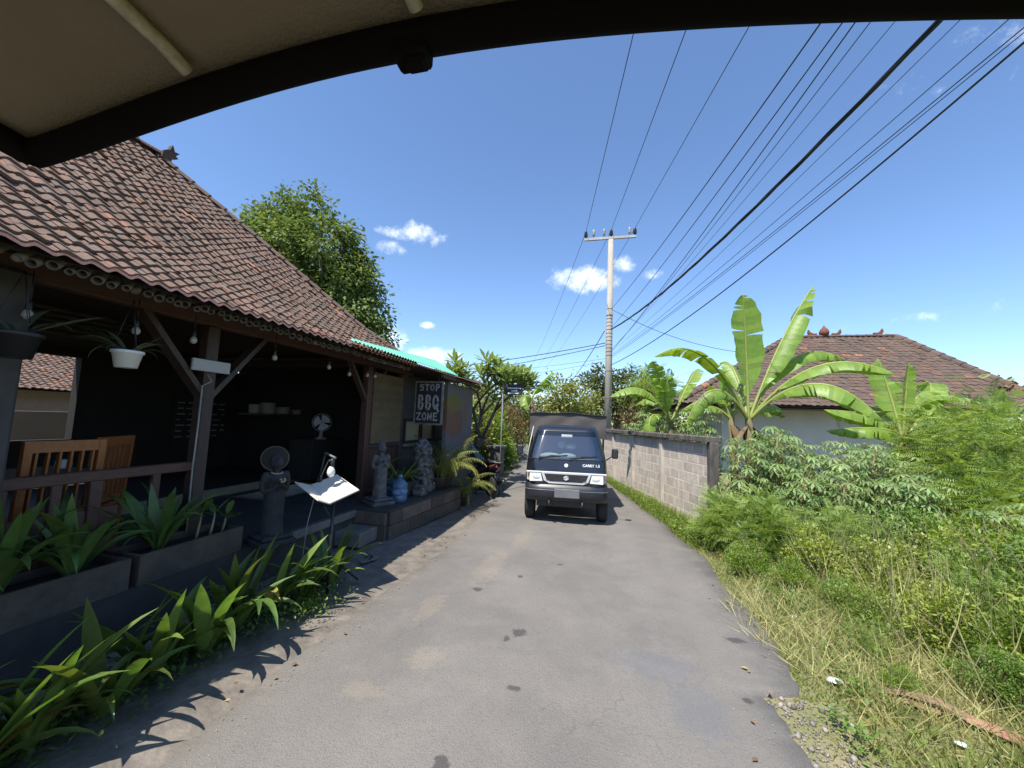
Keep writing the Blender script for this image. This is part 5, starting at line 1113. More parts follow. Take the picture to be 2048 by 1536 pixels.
# ---------------------------------------------------------------- banana plants
BAN = {
    'A': ((2.87, 8.5, 1.94), [((2.84, 8.45, 3.32), (2.75, 8.3, 4.42), 0.46), ((3.54, 8.7, 3.46), (4.26, 8.9, 4.73), 0.48), ((3.89, 8.9, 3.23), (4.97, 9.2, 3.19), 0.4), ((3.86, 8.1, 2.92), (4.85, 7.7, 2.74), 0.42), ((3.72, 7.9, 2.59), (4.52, 7.5, 1.93), 0.5), ((2.0, 8.3, 3.17), (1.08, 8.2, 3.14), 0.42), ((2.12, 8.0, 2.46), (1.56, 7.9, 1.7), 0.42), ((3.49, 9.0, 2.24), (3.72, 9.2, 1.98), 0.3), ((2.84, 9.2, 3.01), (2.65, 9.5, 3.19), 0.3)]),
    'B': ((1.75, 10.4, 1.87), [((1.04, 10.2, 2.63), (0.24, 10.0, 2.42), 0.42), ((1.51, 10.4, 2.78), (1.29, 10.2, 3.37), 0.36), ((2.2, 10.6, 2.84), (2.48, 10.8, 3.26), 0.38), ((1.25, 10.0, 1.98), (1.2, 9.8, 1.4), 0.3), ((2.29, 10.3, 2.34), (2.83, 10.2, 2.42), 0.42), ((1.42, 10.8, 2.42), (0.93, 11.0, 2.26), 0.34), ((1.55, 10.0, 2.5), (1.7, 9.9, 3.04), 0.36)]),
    'C': ((2.89, 9.6, 1.98), [((2.67, 9.6, 2.44), (2.44, 9.6, 2.7), 0.32), ((3.11, 9.7, 2.51), (3.3, 9.7, 2.76), 0.32), ((2.53, 9.5, 2.2), (2.22, 9.4, 2.15), 0.3), ((3.24, 9.5, 2.3), (3.64, 9.4, 2.0), 0.3), ((2.84, 9.6, 2.61), (2.9, 9.6, 2.98), 0.3)]),
    'D': ((5.85, 9.2, 1.63), [((5.94, 9.2, 2.53), (5.96, 9.1, 3.14), 0.2), ((5.8, 9.4, 2.54), (5.68, 9.5, 3.3), 0.38), ((6.04, 8.9, 2.39), (6.45, 8.6, 2.38), 0.44), ((6.3, 9.3, 2.06), (6.81, 9.4, 2.04), 0.2), ((5.3, 9.0, 2.03), (4.32, 8.8, 2.17), 0.44), ((5.28, 8.8, 1.83), (4.24, 8.6, 1.76), 0.4), ((5.94, 8.8, 1.73), (6.09, 8.6, 1.18), 0.3), ((5.46, 8.7, 1.45), (5.35, 8.6, 1.13), 0.18), ((6.73, 9.8, 2.53), (6.83, 10.0, 2.9), 0.36), ((5.85, 9.8, 2.3), (5.4, 10.0, 1.95), 0.36), ((6.35, 9.6, 2.46), (6.85, 9.7, 2.62), 0.34)]),
    'E': ((-3.02, 17.0, 2.69), [((-2.64, 17.0, 3.37), (-2.07, 17.0, 3.96), 0.62), ((-2.6, 17.5, 3.54), (-1.94, 17.8, 3.27), 0.7), ((-3.54, 17.0, 3.02), (-4.03, 17.0, 3.58), 0.6), ((-3.21, 16.5, 2.88), (-2.93, 16.3, 2.18), 0.6), ((-3.28, 17.0, 3.59), (-3.49, 17.0, 4.32), 0.5)]),
}
BNL = pm('banana_leaf', (.245, .355, .065), (.165, .28, .04), rough=.45, scale=5, stretch=(3, 3, 3), rnd=.18, trans=.35, bump=.1)
BND = pm('dry_banana_leaf', (.20, .12, .055), (.10, .06, .03), scale=12, rnd=.2)
BNS = pm('banana_stem', (.19, .17, .07), (.10, .075, .04), scale=8, stretch=(3, 3, .5))
def banana_leaf(b, m, t_, w, rips=.16, n=26):
    """one leaf from stem top b through m to tip t_; blade halves fold down from the midrib and are torn between veins"""
    b, m, t_ = Vector(b), Vector(m), Vector(t_); c = m * 2 - (b + t_) * .5; V = []; F = []; rib = []
    P0 = [b.lerp(c, u).lerp(c.lerp(t_, u), u) for u in np.linspace(0, 1, n + 1)]
    Z = Vector((0, 0, 1)); view = Vector((0, -1, 0)); flat_ = 1 - abs((t_ - b).normalized().z); droop = .25 + .75 * flat_ + random.uniform(-.1, .15)
    for s in (-1, 1):
        prev = None; dr = droop + random.uniform(-.2, .25)
        for i in range(n + 1):
            u = i / n; p = P0[i]; d = (P0[min(i + 1, n)] - P0[max(i - 1, 0)]).normalized()
            side = d.cross(Z)
            if side.length < .35: side = d.cross(view) 
            side.normalize(); up = side.cross(d)
            if up.z < 0: up = -up
            prof = 0 if u < .16 else math.sin(min(1, (u - .16) / .30) * math.pi / 2) * (1 - max(0, (u - .62) / .38) ** 2.4) ** .8
            wd_ = w * .5 * prof * (1 + .06 * random.uniform(-1, 1))
            if random.random() < .12: dr = droop + random.uniform(-.4, .5)
            e1 = p + (side * s * math.cos(dr * .5) - up * math.sin(dr * .5)) * wd_ * .55 + d * wd_ * .12
            e2 = e1 + (side * s * math.cos(dr * 1.5) - up * math.sin(dr * 1.5)) * wd_ * .5 + d * wd_ * .10
            cur = (p, e1, e2)
            if prev is not None and (prof > 0.02 or u > .9):
                tear = random.random() < rips
                q = [prev[0], prev[1], prev[2], cur[2], cur[1], cur[0]]
                if tear: q[3] = q[2].lerp(q[3], .35); q[4] = q[1].lerp(q[4], .75)
                k = len(V); V += q; F += [(k, k + 1, k + 4, k + 5), (k + 1, k + 2, k + 3, k + 4)]
            prev = cur
    return V, F, P0
for key, (top, leaves) in BAN.items():
    lab = {'A': 'tallest banana plant with two upright leaves beside the block wall', 'B': 'banana plant drooping over the block wall next to the pole', 'C': 'small young banana plant between the two larger ones by the wall', 'D': 'banana plant with a rolled upright leaf before the tiled roof on the right', 'E': 'distant banana plant with torn leaves above the truck canopy'}[key]
    t = thing('banana_plant', lab, 'banana plant', (top[0], top[1], -.05)); tp = Vector(top)
    MB().tube([(top[0] + .06, top[1], -.05), (top[0] + .03, top[1], top[2] * .5), (top[0], top[1], top[2] + .02)], [.12 if key != 'C' else .08, .10 if key != 'C' else .065, .06], 10).build('trunk', BNS, t)
    for m_, t_, w in leaves:
        V, F, P0 = banana_leaf(tp - Vector((0, 0, .05)), m_, t_, w * 1.3, rips=.40 if key == 'E' else .20)
        lf = addmesh('leaf', npmesh('leaf', np.array([tuple(v - wloc(t)) for v in V]), np.array(F), np.repeat(rng.random(len(V) // 6), 6)), BNL, t)
        q = MB(); q.tube(P0, [(.030 * (1 - .85 * i / 26) + .003) * (1 if key != 'E' else 1.3) for i in range(27)], 6); addmesh('midrib', q.mesh('midrib', wloc(t)), pm('banana_midrib', (.33, .36, .10), (.26, .30, .07), rough=.45, trans=.1), lf)
    for k in range(5 if key in 'AD' else 2):
        a = random.uniform(0, 6.28); V, F = leafstrip(random.uniform(.5, .9), .14, -.75, .75); M = Matrix.Rotation(a, 3, 'Z')
        addmesh('dead_leaf', npmesh('dead_leaf', np.array([tuple(M @ Vector(v) + Vector((top[0], top[1], top[2] - .12)) - wloc(t)) for v in V]), np.array(F)), BND, t)
t = thing('dead_stalk', 'tall thin dead stalk with withered brown top at the right edge', 'plant', (7.65, 9.5, 0))
MB().tube([(7.62, 9.5, 0), (7.68, 9.5, 1.6), (7.74, 9.5, 2.3), (7.79, 9.5, 2.78)], [.06, .045, .035, .025], 8).build('stalk', BNS, t)
for (px, pz, n, L_) in ((7.79, 2.70, 9, .28), (7.70, 2.0, 9, .45)):
    for k in range(n):
        V, F = leafstrip(random.uniform(.6, 1) * L_, .12, random.uniform(-.3, .9), 2.0, n=5); M = Matrix.Rotation(random.uniform(0, 6.28), 3, 'Z'); addmesh('withered_leaf', npmesh('withered_leaf', np.array([tuple(M @ Vector(v) + Vector((px - 7.65, 0, pz))) for v in V]), np.array(F)), BND, t)
# ---------------------------------------------------------------- foliage
QL = np.array([(0, 0, 0), (.20, .45, .05), (0, 1, -.04), (-.20, .45, .05)]); QF = np.array([[0, 1, 2, 3]])
QW = np.array([(0, 0, 0), (.30, .5, .05), (0, 1, -.03), (-.30, .5, .05)])
def palmate():
    V = []; F = []
    for k, a in enumerate(np.linspace(-125, 125, 7)):
        a = R(a); l = 1 - .28 * abs(a) / R(125); d = np.array([math.sin(a), math.cos(a), 0]); s = np.array([d[1], -d[0], 0]); b = len(V)
        V += [(0, 0, 0), tuple(d * l * .55 + s * .115 * l + [0, 0, -.06]), tuple(d * l * .92 + [0, 0, -.34]), tuple(d * l * .55 - s * .115 * l + [0, 0, -.06])]; F.append((b, b + 1, b + 2, b + 3))
    return np.array(V), np.array(F)
PAL = palmate()
def pinnate(n=8):
    V = []; F = []
    for i in range(n):
        u = .15 + .85 * i / (n - 1); l = .26 * math.sin(math.pi * (.2 + .7 * u)) + .04; z = -.25 * u * u
        for s in (-1, 1):
            b = len(V); V += [(0, u, z), (s * l * .5, u + .075, z + .01), (s * l, u + .05, z - .03), (s * l * .5, u - .0, z)]; F.append((b, b + 1, b + 2, b + 3))
    return np.array(V), np.array(F)
PIN = pinnate()
def crown_mesh(name, clumps, per, sig, tmpl, size, droop=.2, outward=1.0, center=None, flat=1.0):
    """leaves gathered round clump centres, pointing outwards"""
    cl = np.asarray(clumps, float); n = len(cl) * per; idx = np.repeat(np.arange(len(cl)), per)
    pos = cl[idx] + rng.normal(0, 1, (n, 3)) * np.asarray(sig) ; c = cl.mean(0) if center is None else np.asarray(center)
    d = (pos - cl[idx]) / np.max(sig) * .6 + outward * (pos - c) / (np.linalg.norm(pos - c, axis=1, keepdims=True) + 1e-6) + rng.normal(0, .55, (n, 3)); d[:, 2] = d[:, 2] * flat - droop
    V, F, rn = scatter(tmpl[0], tmpl[1], pos, frames(d, roll=rng.normal(0, .5, n)), rng.uniform(size[0], size[1], n))
    return npmesh(name, V, F, rn)
def clump_pts(n, c, r, zlo=-1.0, shell=.55):
    d = rdir(n, zlo, 1); rad = (shell + (1 - shell) * rng.random(n) ** .6)[:, None]; return np.asarray(c) + d * rad * np.asarray(r)
LEAF1 = pm('glossy_tree_leaf', (.18, .235, .065), (.11, .165, .042), rough=.62, spec=.25, scale=2, rnd=.38, trans=.25)
LEAF2 = pm('mango_leaf', (.085, .13, .032), (.13, .125, .035), rough=.5, scale=1.2, rnd=.35, trans=.2)
LEAF3 = pm('weed_leaf', (.21, .30, .045), (.135, .225, .030), rough=.5, scale=1.5, rnd=.36, trans=.34)
LEAF3B = pm('yellow_weed_leaf', (.30, .34, .065), (.20, .27, .045), rough=.5, scale=1.5, rnd=.33, trans=.34)
LEAF3C = pm('deep_weed_leaf', (.17, .27, .05), (.115, .20, .035), rough=.5, scale=1.5, rnd=.33, trans=.34)
LEAF4 = pm('cassava_leaf', (.245, .335, .12), (.185, .28, .09), rough=.55, scale=2, rnd=.22, trans=.25)
LEAF5 = pm('feathery_leaf', (.25, .335, .085), (.185, .28, .06), rough=.55, scale=1.2, rnd=.25, trans=.36)
LEAF6 = pm('frangipani_leaf', (.28, .36, .12), (.21, .30, .09), rough=.45, scale=2, rnd=.3, trans=.25)
LEAFY = pm('yellowing_leaf', (.30, .29, .07), (.18, .23, .05), rough=.5, scale=2, rnd=.35, trans=.3)
LEAFR = pm('reddish_leaf', (.24, .11, .06), (.12, .12, .035), rough=.5, scale=2.5, rnd=.4, trans=.2)
BARK = pm('grey_bark', (.13, .11, .09), (.07, .06, .05), scale=8, stretch=(2, 2, .5), bump=.5)
STEM = pm('green_stem', (.15, .13, .06), (.09, .08, .04))
def tree(name, label, loc, fork, clumps, per, sig, tmpl, size, mat, r0=.18, nb=14, cat='tree', group=None, **k):
    t = thing(name, label, cat, loc, 0, group); L0 = np.array(loc); cl = np.asarray(clumps)
    m = MB(); f = Vector(fork); m.tube([loc, Vector(loc).lerp(f, .5) + Vector((.08, .05, 0)), f], [r0, r0 * .85, r0 * .7], 10)
    for p in cl[rng.permutation(len(cl))[:nb]]:
        p = Vector(p); q = f.lerp(p, .5) + Vector((random.uniform(-.2, .2), random.uniform(-.2, .2), random.uniform(0, .25))); m.tube([f - Vector((0, 0, r0)), q, p], [r0 * .5, r0 * .28, r0 * .08], 6)
    m.build('trunk', BARK, t)
    me = crown_mesh('crown', cl - L0, per, sig, tmpl, size, **k); addmesh('crown', me, mat, t); return t
# big glossy tree behind the restaurant roof
cl = np.concatenate([clump_pts(90, (-7.75, 8.6, 5.7), (1.75, 1.7, 1.75), -.9, .25), clump_pts(48, (-6.5, 8.6, 4.7), (1.1, 1.1, 1.25), -.9, .25), clump_pts(9, (-8.9, 8.6, 6.6), (1.0, .8, .6), -.3, .5), clump_pts(7, (-6.0, 8.7, 3.6), (.6, .7, .6), -.9, .5), clump_pts(6, (-8.0, 8.6, 7.2), (.7, .7, .5), 0, .6), np.array([(-9.75, 8.5, 7.15), (-9.45, 8.5, 7.05), (-9.2, 8.5, 7.45), (-8.95, 8.5, 7.35), (-9.9, 8.5, 6.7), (-5.75, 8.6, 5.0), (-5.5, 8.6, 4.1), (-5.45, 8.6, 3.7), (-8.6, 8.5, 7.7), (-7.7, 8.5, 7.75)])])
tree('shade_tree', 'dense dark green tree rising behind the restaurant roof', (-7.4, 8.9, 0), (-7.4, 8.8, 3.4), cl, 190, (.17, .17, .13), (QW, QF), (.085, .15), LEAF1, .22, 20, droop=.75, outward=.35)
# trees beyond the truck
cl = np.concatenate([clump_pts(56, (.9, 26, 3.6), (2.4, 2, 2.0), -.8, .2)])
tree('mango_tree', 'broad green tree behind the utility pole', (1.0, 26, 0), (1.0, 26, 2.2), cl, 120, (.36, .36, .28), (QW, QF), (.16, .28), LEAF2, .2, 12, cat='tree', group='trees beyond the truck')
cl = clump_pts(36, (-1.9, 23, 2.9), (1.5, 1.4, 1.6), -.9, .2)
tree('yellowing_tree', 'yellow-tinged tree standing left of the utility pole', (-1.9, 23, 0), (-1.9, 23, 1.8), cl, 100, (.28, .28, .24), (QW, QF), (.13, .24), LEAFY, .14, 12, group='trees beyond the truck')
cl = clump_pts(14, (3.2, 24, 3.4), (1.2, 1.1, 1.2), -.8, .45)
tree('weeping_tree', 'pale feathery tree right of the utility pole', (3.2, 24, 0), (3.2, 24, 2.2), cl, 60, (.3, .3, .35), PIN, (.5, .8), LEAF5, .12, 10, group='trees beyond the truck', droop=1.2)
for k, (x, y, r, h, mt) in enumerate(((-7, 40, 3.2, 4.2, LEAF2), (-13, 42, 3.5, 5, LEAF2), (6, 42, 3.2, 4.6, LEAF2), (-3.0, 44, 2.6, 3.2, LEAF5), (14, 36, 3.5, 4.5, LEAF2), (24, 34, 4, 5, LEAF2), (-17, 30, 3.5, 5, LEAF2))):
    cl = clump_pts(16, (x, y, h * .6), (r, r, h * .45), -.7, .4); tree('far_tree', ['round', 'broad', 'dense', 'low pale', 'dark', 'large', 'spreading'][k] + ' far tree on the skyline, ' + ['behind the truck canopy', 'behind the frangipani', 'behind the block wall bananas', 'in the gap left of the pole', 'behind the tiled house', 'at the far right', 'behind the restaurant'][k], (x, y, -.05), (x, y, h * .35), cl, 60, (.55, .55, .45), (QW, QF), (.35, .6), mt, .2, 8, group='far trees')
FT = [tree('far_tree', 'leftmost tree of the hazy far row on the skyline', (-34, 58, -.05), (-34, 58, 2), clump_pts(16, (-34, 58, 4), (4, 4, 3.2), -.8, .4), 50, (.8, .8, .6), (QW, QF), (.5, .9), LEAF2, .25, 6, group='far trees')]
for k, (x, y, s_) in enumerate(((-26, 60, .9), (-19, 56, 1.0), (-11, 58, .85), (-4, 60, .8), (2, 58, .9), (9, 60, 1.0), (16, 57, .9), (24, 60, 1.1), (33, 56, 1.0), (42, 52, 1.1))):
    o = copytree(FT[0]); o.location = (x, y, -.05); o.rotation_euler.z = k * 1.3; o.scale = (s_,) * 3; o['label'] = ORD[k + 1] + ' tree from the left in the far row on the skyline'
# frangipani: knobbly forked limbs ending in whorls of long leaves
t = thing('frangipani_tree', 'frangipani tree with leaning trunk and open whorls of leaves by the mural', 'tree', (-3.62, 9.75, 0)); m = MB(); tips = []
def fork_branch(p, d, L_, r, lev):
    e = p + d * L_; m.tube([p, p.lerp(e, .5) + Vector((random.uniform(-.03, .03), random.uniform(-.03, .03), .03)), e], [r, r * .9, r * .8], 7)
    if lev <= 2: tips.append((e, d))
    if lev == 0: return
    for k in range(random.choice((2, 3, 3))):
        nd = (d + Vector((random.uniform(-1.2, 1.2), random.uniform(-1.2, 1.2), random.uniform(-.15, .5)))).normalized(); fork_branch(e, nd, L_ * random.uniform(.62, .85), r * .68, lev - 1)
m.tube([(-3.62, 9.75, -.05), (-3.35, 9.75, .7), (-3.0, 9.78, 1.25)], [.085, .075, .065], 9)
fork_branch(Vector((-3.0, 9.78, 1.25)), Vector((.35, .1, .9)).normalized(), .78, .05, 3); fork_branch(Vector((-3.05, 9.8, 1.2)), Vector((-.35, .2, .9)).normalized(), .88, .05, 3); fork_branch(Vector((-3.2, 9.8, .95)), Vector((.05, .3, 1)).normalized(), .95, .05, 3)
m.build('trunk', BARK, t); LV = np.array([(0, 0, 0), (.13, .55, .03), (.05, .9, -.03), (0, 1, -.06), (-.05, .9, -.03), (-.13, .55, .03)]); LFc = np.array([[0, 1, 2, 5], [5, 2, 3, 4]])
pos, dr = [], []
for e, d in tips:
    for k in range(11):
        a = k * 2.4 + random.random() * .3; el = -.15 + 1.15 * (k / 11); v = Vector((math.cos(a) * math.cos(el), math.sin(a) * math.cos(el), math.sin(el))) + d * .25; pos.append(tuple(e - wloc(t))); dr.append(tuple(v))
V, F, rn = scatter(LV, LFc, np.array(pos), frames(dr), rng.uniform(.26, .46, len(pos))); addmesh('crown', npmesh('crown', V, F, rn), LEAF6, t)
# shrubs left of the lane beyond the scooter
def bush(name, label, loc, rad, ncl, per, tmpl, size, mat, sig=None, group=None, cat='shrub', stems=6, **k):
    t = thing(name, label, cat, loc, 0, group); sig = sig or (rad[0] * .22, rad[1] * .22, rad[2] * .2); cl = clump_pts(ncl, (0, 0, rad[2] * .95), rad, -.9, .35)
    addmesh('crown', crown_mesh('crown', cl, per, sig, tmpl, size, center=(0, 0, rad[2] * .3), **k), mat, t)
    m = MB()
    for q in range(stems): p = Vector(cl[q % ncl]); m.tube([(0, 0, -.05), p * .5 + Vector((0, 0, .05)), p], [.018, .012, .005], 5)
    m.build('stem', STEM, t, True); return t
for k, (x, y, r, mt, tp, sz, lab) in enumerate(((-4.5, 11.4, (.7, .7, 1.0), LEAFY, QL, (.12, .22), 'yellow-green shrub behind the leaning board'), (-3.9, 13.4, (.7, .7, 1.1), LEAF3, QL, (.12, .22), 'bright green shrub behind the concrete pillar'),
        (-4.9, 13.2, (.9, .9, 1.35), LEAFR, QL, (.14, .24), 'reddish-leaved croton shrub left of the lane'), (-4.2, 15.4, (.9, .9, 1.15), LEAF2, QL, (.14, .22), 'dark green shrub past the concrete pillar'), (-5.6, 15.5, (1.1, 1.1, 1.6), LEAFY, QL, (.16, .26), 'tall yellowing shrub at the bend of the lane'),
        (-4.75, 18.5, (1.0, 1.0, 1.1), LEAF3, QL, (.14, .24), 'light green shrub where the lane bends away'), (-6.3, 21, (1.6, 1.4, 1.7), LEAF2, QL, (.2, .3), 'broad dark shrub closing the lane'), (-2.6, 24, (1.6, 1.2, 1.2), LEAF3, QL, (.18, .3), 'green thicket behind the truck canopy'), (-4.1, 10.5, (.5, .5, .8), LEAFR, QL, (.10, .2), 'rusty-leaved shrub behind the scooter'), (-3.6, 14.3, (.45, .45, .5), LEAF5, QL, (.10, .16), 'low pale weeds at the foot of the concrete pillar'), (-4.05, 12.5, (.55, .55, 1.05), LEAFY, QL, (.11, .2), 'yellow croton directly left of the concrete pillar'), (-4.1, 16.9, (.75, .75, 1.2), LEAFR, QL, (.13, .22), 'rusty croton leaning over the bend of the lane'), (-4.6, 12.1, (.6, .6, 1.35), LEAF6, QL, (.14, .26), 'tall broad-leaved shrub behind the frangipani'))):
    bush('lane_shrub', lab, (x, y, 0), r, 34, 90, (tp, QF), (sz[0] * .75, sz[1] * .8), mt, group='shrubs left of the lane')
for k, (x, y, r, h) in enumerate(((-5.2, 30, 1.8, 1.5), (-1.2, 31, 2.0, 1.4), (3.0, 30, 2.2, 1.6), (-9.5, 27, 2.2, 1.9))):
    bush('hedge_bush', ['leftward', 'central', 'rightmost', 'far left'][k] + ' dense hedge bush low behind the truck and pole', (x, y, 0), (r, r * .8, h), 30, 70, (QW, QF), (.2, .34), (LEAF2, LEAF3C, LEAF2, LEAF3C)[k], group='hedge behind the truck')
bush('garden_shrub', 'sunlit green shrub above the neighbour roof seen through the restaurant', (-15.5, 7.5, 1.4), (1.6, 2.6, 1.6), 20, 60, (QL, QF), (.2, .4), LEAF3)
bush('wall_shrub', 'dry brown-leaved shrub behind the block wall by the pole', (1.1, 14.3, 0), (.7, .7, 1.15), 20, 50, (QL, QF), (.08, .16), LEAFR)
# ---------------------------------------------------------------- right-hand field
def cassava(label, loc, h, n=36):
    t = thing('cassava_plant', label, 'cassava', loc, random.uniform(0, 6), 'cassava plants'); m = MB(); pos = []; dr = []
    for s in range(4):
        a = random.uniform(0, 6.28); e = Vector((.30 * math.cos(a), .28 * math.sin(a), h * random.uniform(.75, 1))); m.tube([(0, 0, -.05), e * .5 + Vector((0, 0, .08)), e], [.022, .017, .010], 6)
        for k in range(n):
            u = 1 - .85 * (k / n) ** 1.2; p = Vector((0, 0, 0)).lerp(e, u) + Vector((0, 0, .05)); b = k * 2.39 + s; d = Vector((math.cos(b), math.sin(b), .25 + .4 * (u > .85))); L_ = random.uniform(.14, .30); q = p + d.normalized() * L_; m.tube([p, q], [.004, .003], 4, caps=False); pos.append(tuple(q)); dr.append((d.x, d.y, -.55 + .3 * random.random()))
    m.build('stem', pm('cassava_stem', (.30, .22, .08), (.14, .13, .06)), t, True); V, F, rn = scatter(PAL[0], PAL[1], np.array(pos), frames(dr), rng.uniform(.12, .19, len(pos))); addmesh('leaves', npmesh('leaves', V, F, rn), LEAF4, t); return t
CS = [(2.28, 7.15, 1.72, 'cassava plant covering the near end of the block wall'), (2.75, 7.25, 1.6, 'cassava plant in front of the tallest banana stem'), (3.15, 7.6, 1.5, 'cassava plant just right of the tallest banana stem'), (3.6, 7.3, 1.35, 'cassava plant under the grey house wall, nearest the banana'), (4.1, 7.5, 1.4, 'cassava plant in the middle of the cassava patch'), (4.6, 7.8, 1.45, 'tallest cassava plant towards the right banana'), (5.1, 7.7, 1.25, 'cassava plant below the drooping right banana leaf'), (3.4, 6.75, 1.15, 'lower cassava plant at the front of the patch'), (4.2, 6.7, 1.05, 'small cassava plant at the front right of the patch'), (2.75, 6.65, 1.1, 'small cassava plant near the foot of the wall end'),
      (2.35, 8.9, 1.95, 'cassava plant peeping over the wall nearest its end'), (1.85, 9.9, 2.0, 'cassava plant peeping over the middle of the wall'), (1.45, 11.0, 2.0, 'cassava plant over the wall below the drooping banana'), (1.15, 12.1, 1.95, 'cassava plant peeping over the wall close to the pole'), (4.75, 6.0, .75, 'knee-high cassava plant beside the straw patch'), (5.6, 8.3, 1.2, 'cassava plant in the shade under the right banana')]
for x, y, h, lab in CS: cassava(lab, (x, y, fieldz(x, y)), h)
for x, y, r, lab in ((6.0, 7.4, (.95, .9, 1.1), 'large feathery shrub at the right edge'), (5.35, 6.75, (.6, .6, .62), 'feathery shrub at the left foot of the large one'), (6.9, 7.0, (.9, .9, .95), 'feathery shrub cut by the right edge'), (6.6, 8.6, (1.0, 1, 1.2), 'tall feathery shrub behind the large one'), (1.86, 6.45, (.32, .4, .38), 'fine-leaved weed bush at the near foot of the block wall'), (2.15, 5.85, (.34, .36, .42), 'feathery dark green weed bush in front of the wall end'), (2.45, 6.3, (.4, .4, .4), 'feathery weed bush below the cassava at the wall end'), (3.1, 6.1, (.5, .45, .36), 'feathery weed bush before the cassava patch')):
    bush('feathery_shrub', lab, (x, y, fieldz(x, y)), r, int(16 + 30 * r[0]), 46 if r[0] > .55 else 34, PIN, (.16, .27) if r[0] > .55 else (.12, .2), LEAF5, group='feathery shrubs', droop=.35, flat=.6)
WV = []
LANCE = np.array([(0, 0, 0), (.12, .45, .04), (0, 1, -.06), (-.12, .45, .04)])
for k in range(6):
    cl = clump_pts(26, (0, 0, .42), (.40, .40, .46), -.85, .35); tm_ = ((QL, QF), (QW, QF), (LANCE, QF), (QL, QF), PIN, (QW, QF))[k]
    WV.append(crown_mesh('crown', cl, (105, 85, 110, 105, 16, 80)[k], (.072, .072, .07), tm_, ((.03, .06), (.03, .055), (.06, .10), (.03, .06), (.09, .15), (.035, .07))[k], center=(0, 0, .1), outward=.8)); WV[-1].materials.append((LEAF3, LEAF3B, LEAF3, LEAF3C, LEAF5, LEAF3B)[k])
WS = MB()
for q in range(16): a = q * .7; r_ = .18 + .25 * (q % 4) / 3; WS.tube([(0, 0, -.05), (.3 * r_ * math.cos(a), .3 * r_ * math.sin(a), .3), (r_ * math.cos(a), r_ * math.sin(a), .55 + .35 * ((q * 7) % 5) / 4)], [.008, .006, .003], 4)
WSM = WS.mesh('stem'); WSM.materials.append(STEM)
WP = [(1.75, 5.25, .55, 'rounded weed bush closest to the tar edge'), (2.45, 5.25, .7, 'weed bush below the feathery wall-end bush'), (3.0, 5.5, 1.0, 'bright weed bush left of centre in the field'), (3.55, 5.75, 1.05, 'yellow-flecked weed bush before the cassava'), (4.15, 5.7, .95, 'weed bush left of the knee-high cassava'), (2.75, 4.65, .8, 'weed bush beside the dry tall grass'), (3.3, 4.85, 1.05, 'tall weed bush in the centre of the field'), (3.9, 4.95, 1.05, 'weed bush right of the central one'), (4.5, 5.1, 1.0, 'weed bush at the right edge, midway up'), (2.95, 4.05, .75, 'weed bush in front of the central ones'), (3.45, 4.15, 1.1, 'dense weed bush near the right edge'), (3.95, 4.3, 1.0, 'dense weed bush cut by the right edge'), (2.85, 3.5, .62, 'low weed bush right of the driftwood stump'), (3.2, 3.45, .98, 'deep green weed bush at the lower right'), (3.6, 3.6, 1.1, 'weed bush at the lower right edge'), (2.75, 2.95, .62, 'small weed bush in the bottom right corner'), (3.05, 2.95, .85, 'weed bush hugging the bottom right edge'), (2.25, 4.5, .4, 'little weed bush by the white litter'), (4.9, 4.4, 1.1, 'weed bush outside the right edge'), (2.05, 4.95, .42, 'small round weed bush on the verge'), (4.9, 5.7, .9, 'weed bush next to the straw patch on the right'), (2.3, 4.15, .52, 'weed bush at the edge of the dry grass, second up from the driftwood'), (2.6, 3.78, .58, 'weed bush right above the driftwood'), (2.05, 3.75, .30, 'tiny weed bush between the white litter and the driftwood'), (1.95, 5.65, .62, 'weed bush between the tar edge and the feathery bush'), (2.5, 3.32, .42, 'small weed bush just right of the driftwood'), (2.0, 3.32, .24, 'tiny weed tuft at the left end of the driftwood')]
for k, (x, y, s, lab) in enumerate(WP):
    t = thing('weed_bush', lab, 'shrub', (x, y, fieldz(x, y)), k * 1.7, 'weed bushes in the field'); t.scale = (s, s, s * random.uniform(.85, 1.05))
    for me_, nm in ((WV[(k * 5 + k // 6) % 6], 'crown'), (WSM, 'stem')): o = bpy.data.objects.new(nm, me_); C.objects.link(o); o.parent = t
# grass: verge turf, tall dry stalks, weeds along the wall foot
BLD = np.array([(-.5, 0, 0), (.5, 0, 0), (.4, .55, .03), (-.4, .55, .03), (0, 1, -.10)]); BLF = np.array([[0, 1, 2], [0, 2, 3], [3, 2, 4]])
def grass(name, label, xy, hr, w, mat, lean=.5):
    n = len(xy); pos = np.array([(x, y, fieldz(x, y) - .01) for x, y in xy]); d = np.stack([rng.normal(0, lean, n), rng.normal(0, lean, n), np.ones(n)], 1); L_ = rng.uniform(hr[0], hr[1], n)
    up = rdir(n, -.2, .2); V, F, rn = scatter(BLD, BLF, pos, frames(d, up), np.stack([np.full(n, w) * rng.uniform(.6, 1.4, n), L_, L_], 1)); tag(addmesh(name, npmesh(name, V, F, rn), mat), label, 'grass', kind='stuff')
def region(n, f):
    out_ = []
    while len(out_) < n:
        for x, y in zip(rng.uniform(.3, 7.5, 4000), rng.uniform(1.2, 13, 4000)):
            if rng.random() < f(x, y, x - interp(RE, y)): out_.append((x, y))
            if len(out_) >= n: break
    return out_
def patch(x, y, s=1.0): return .5 + .5 * math.sin(x * 2.3 * s + 1.3 * math.sin(y * 1.9 * s)) * math.sin(y * 2.7 * s + 1.1)
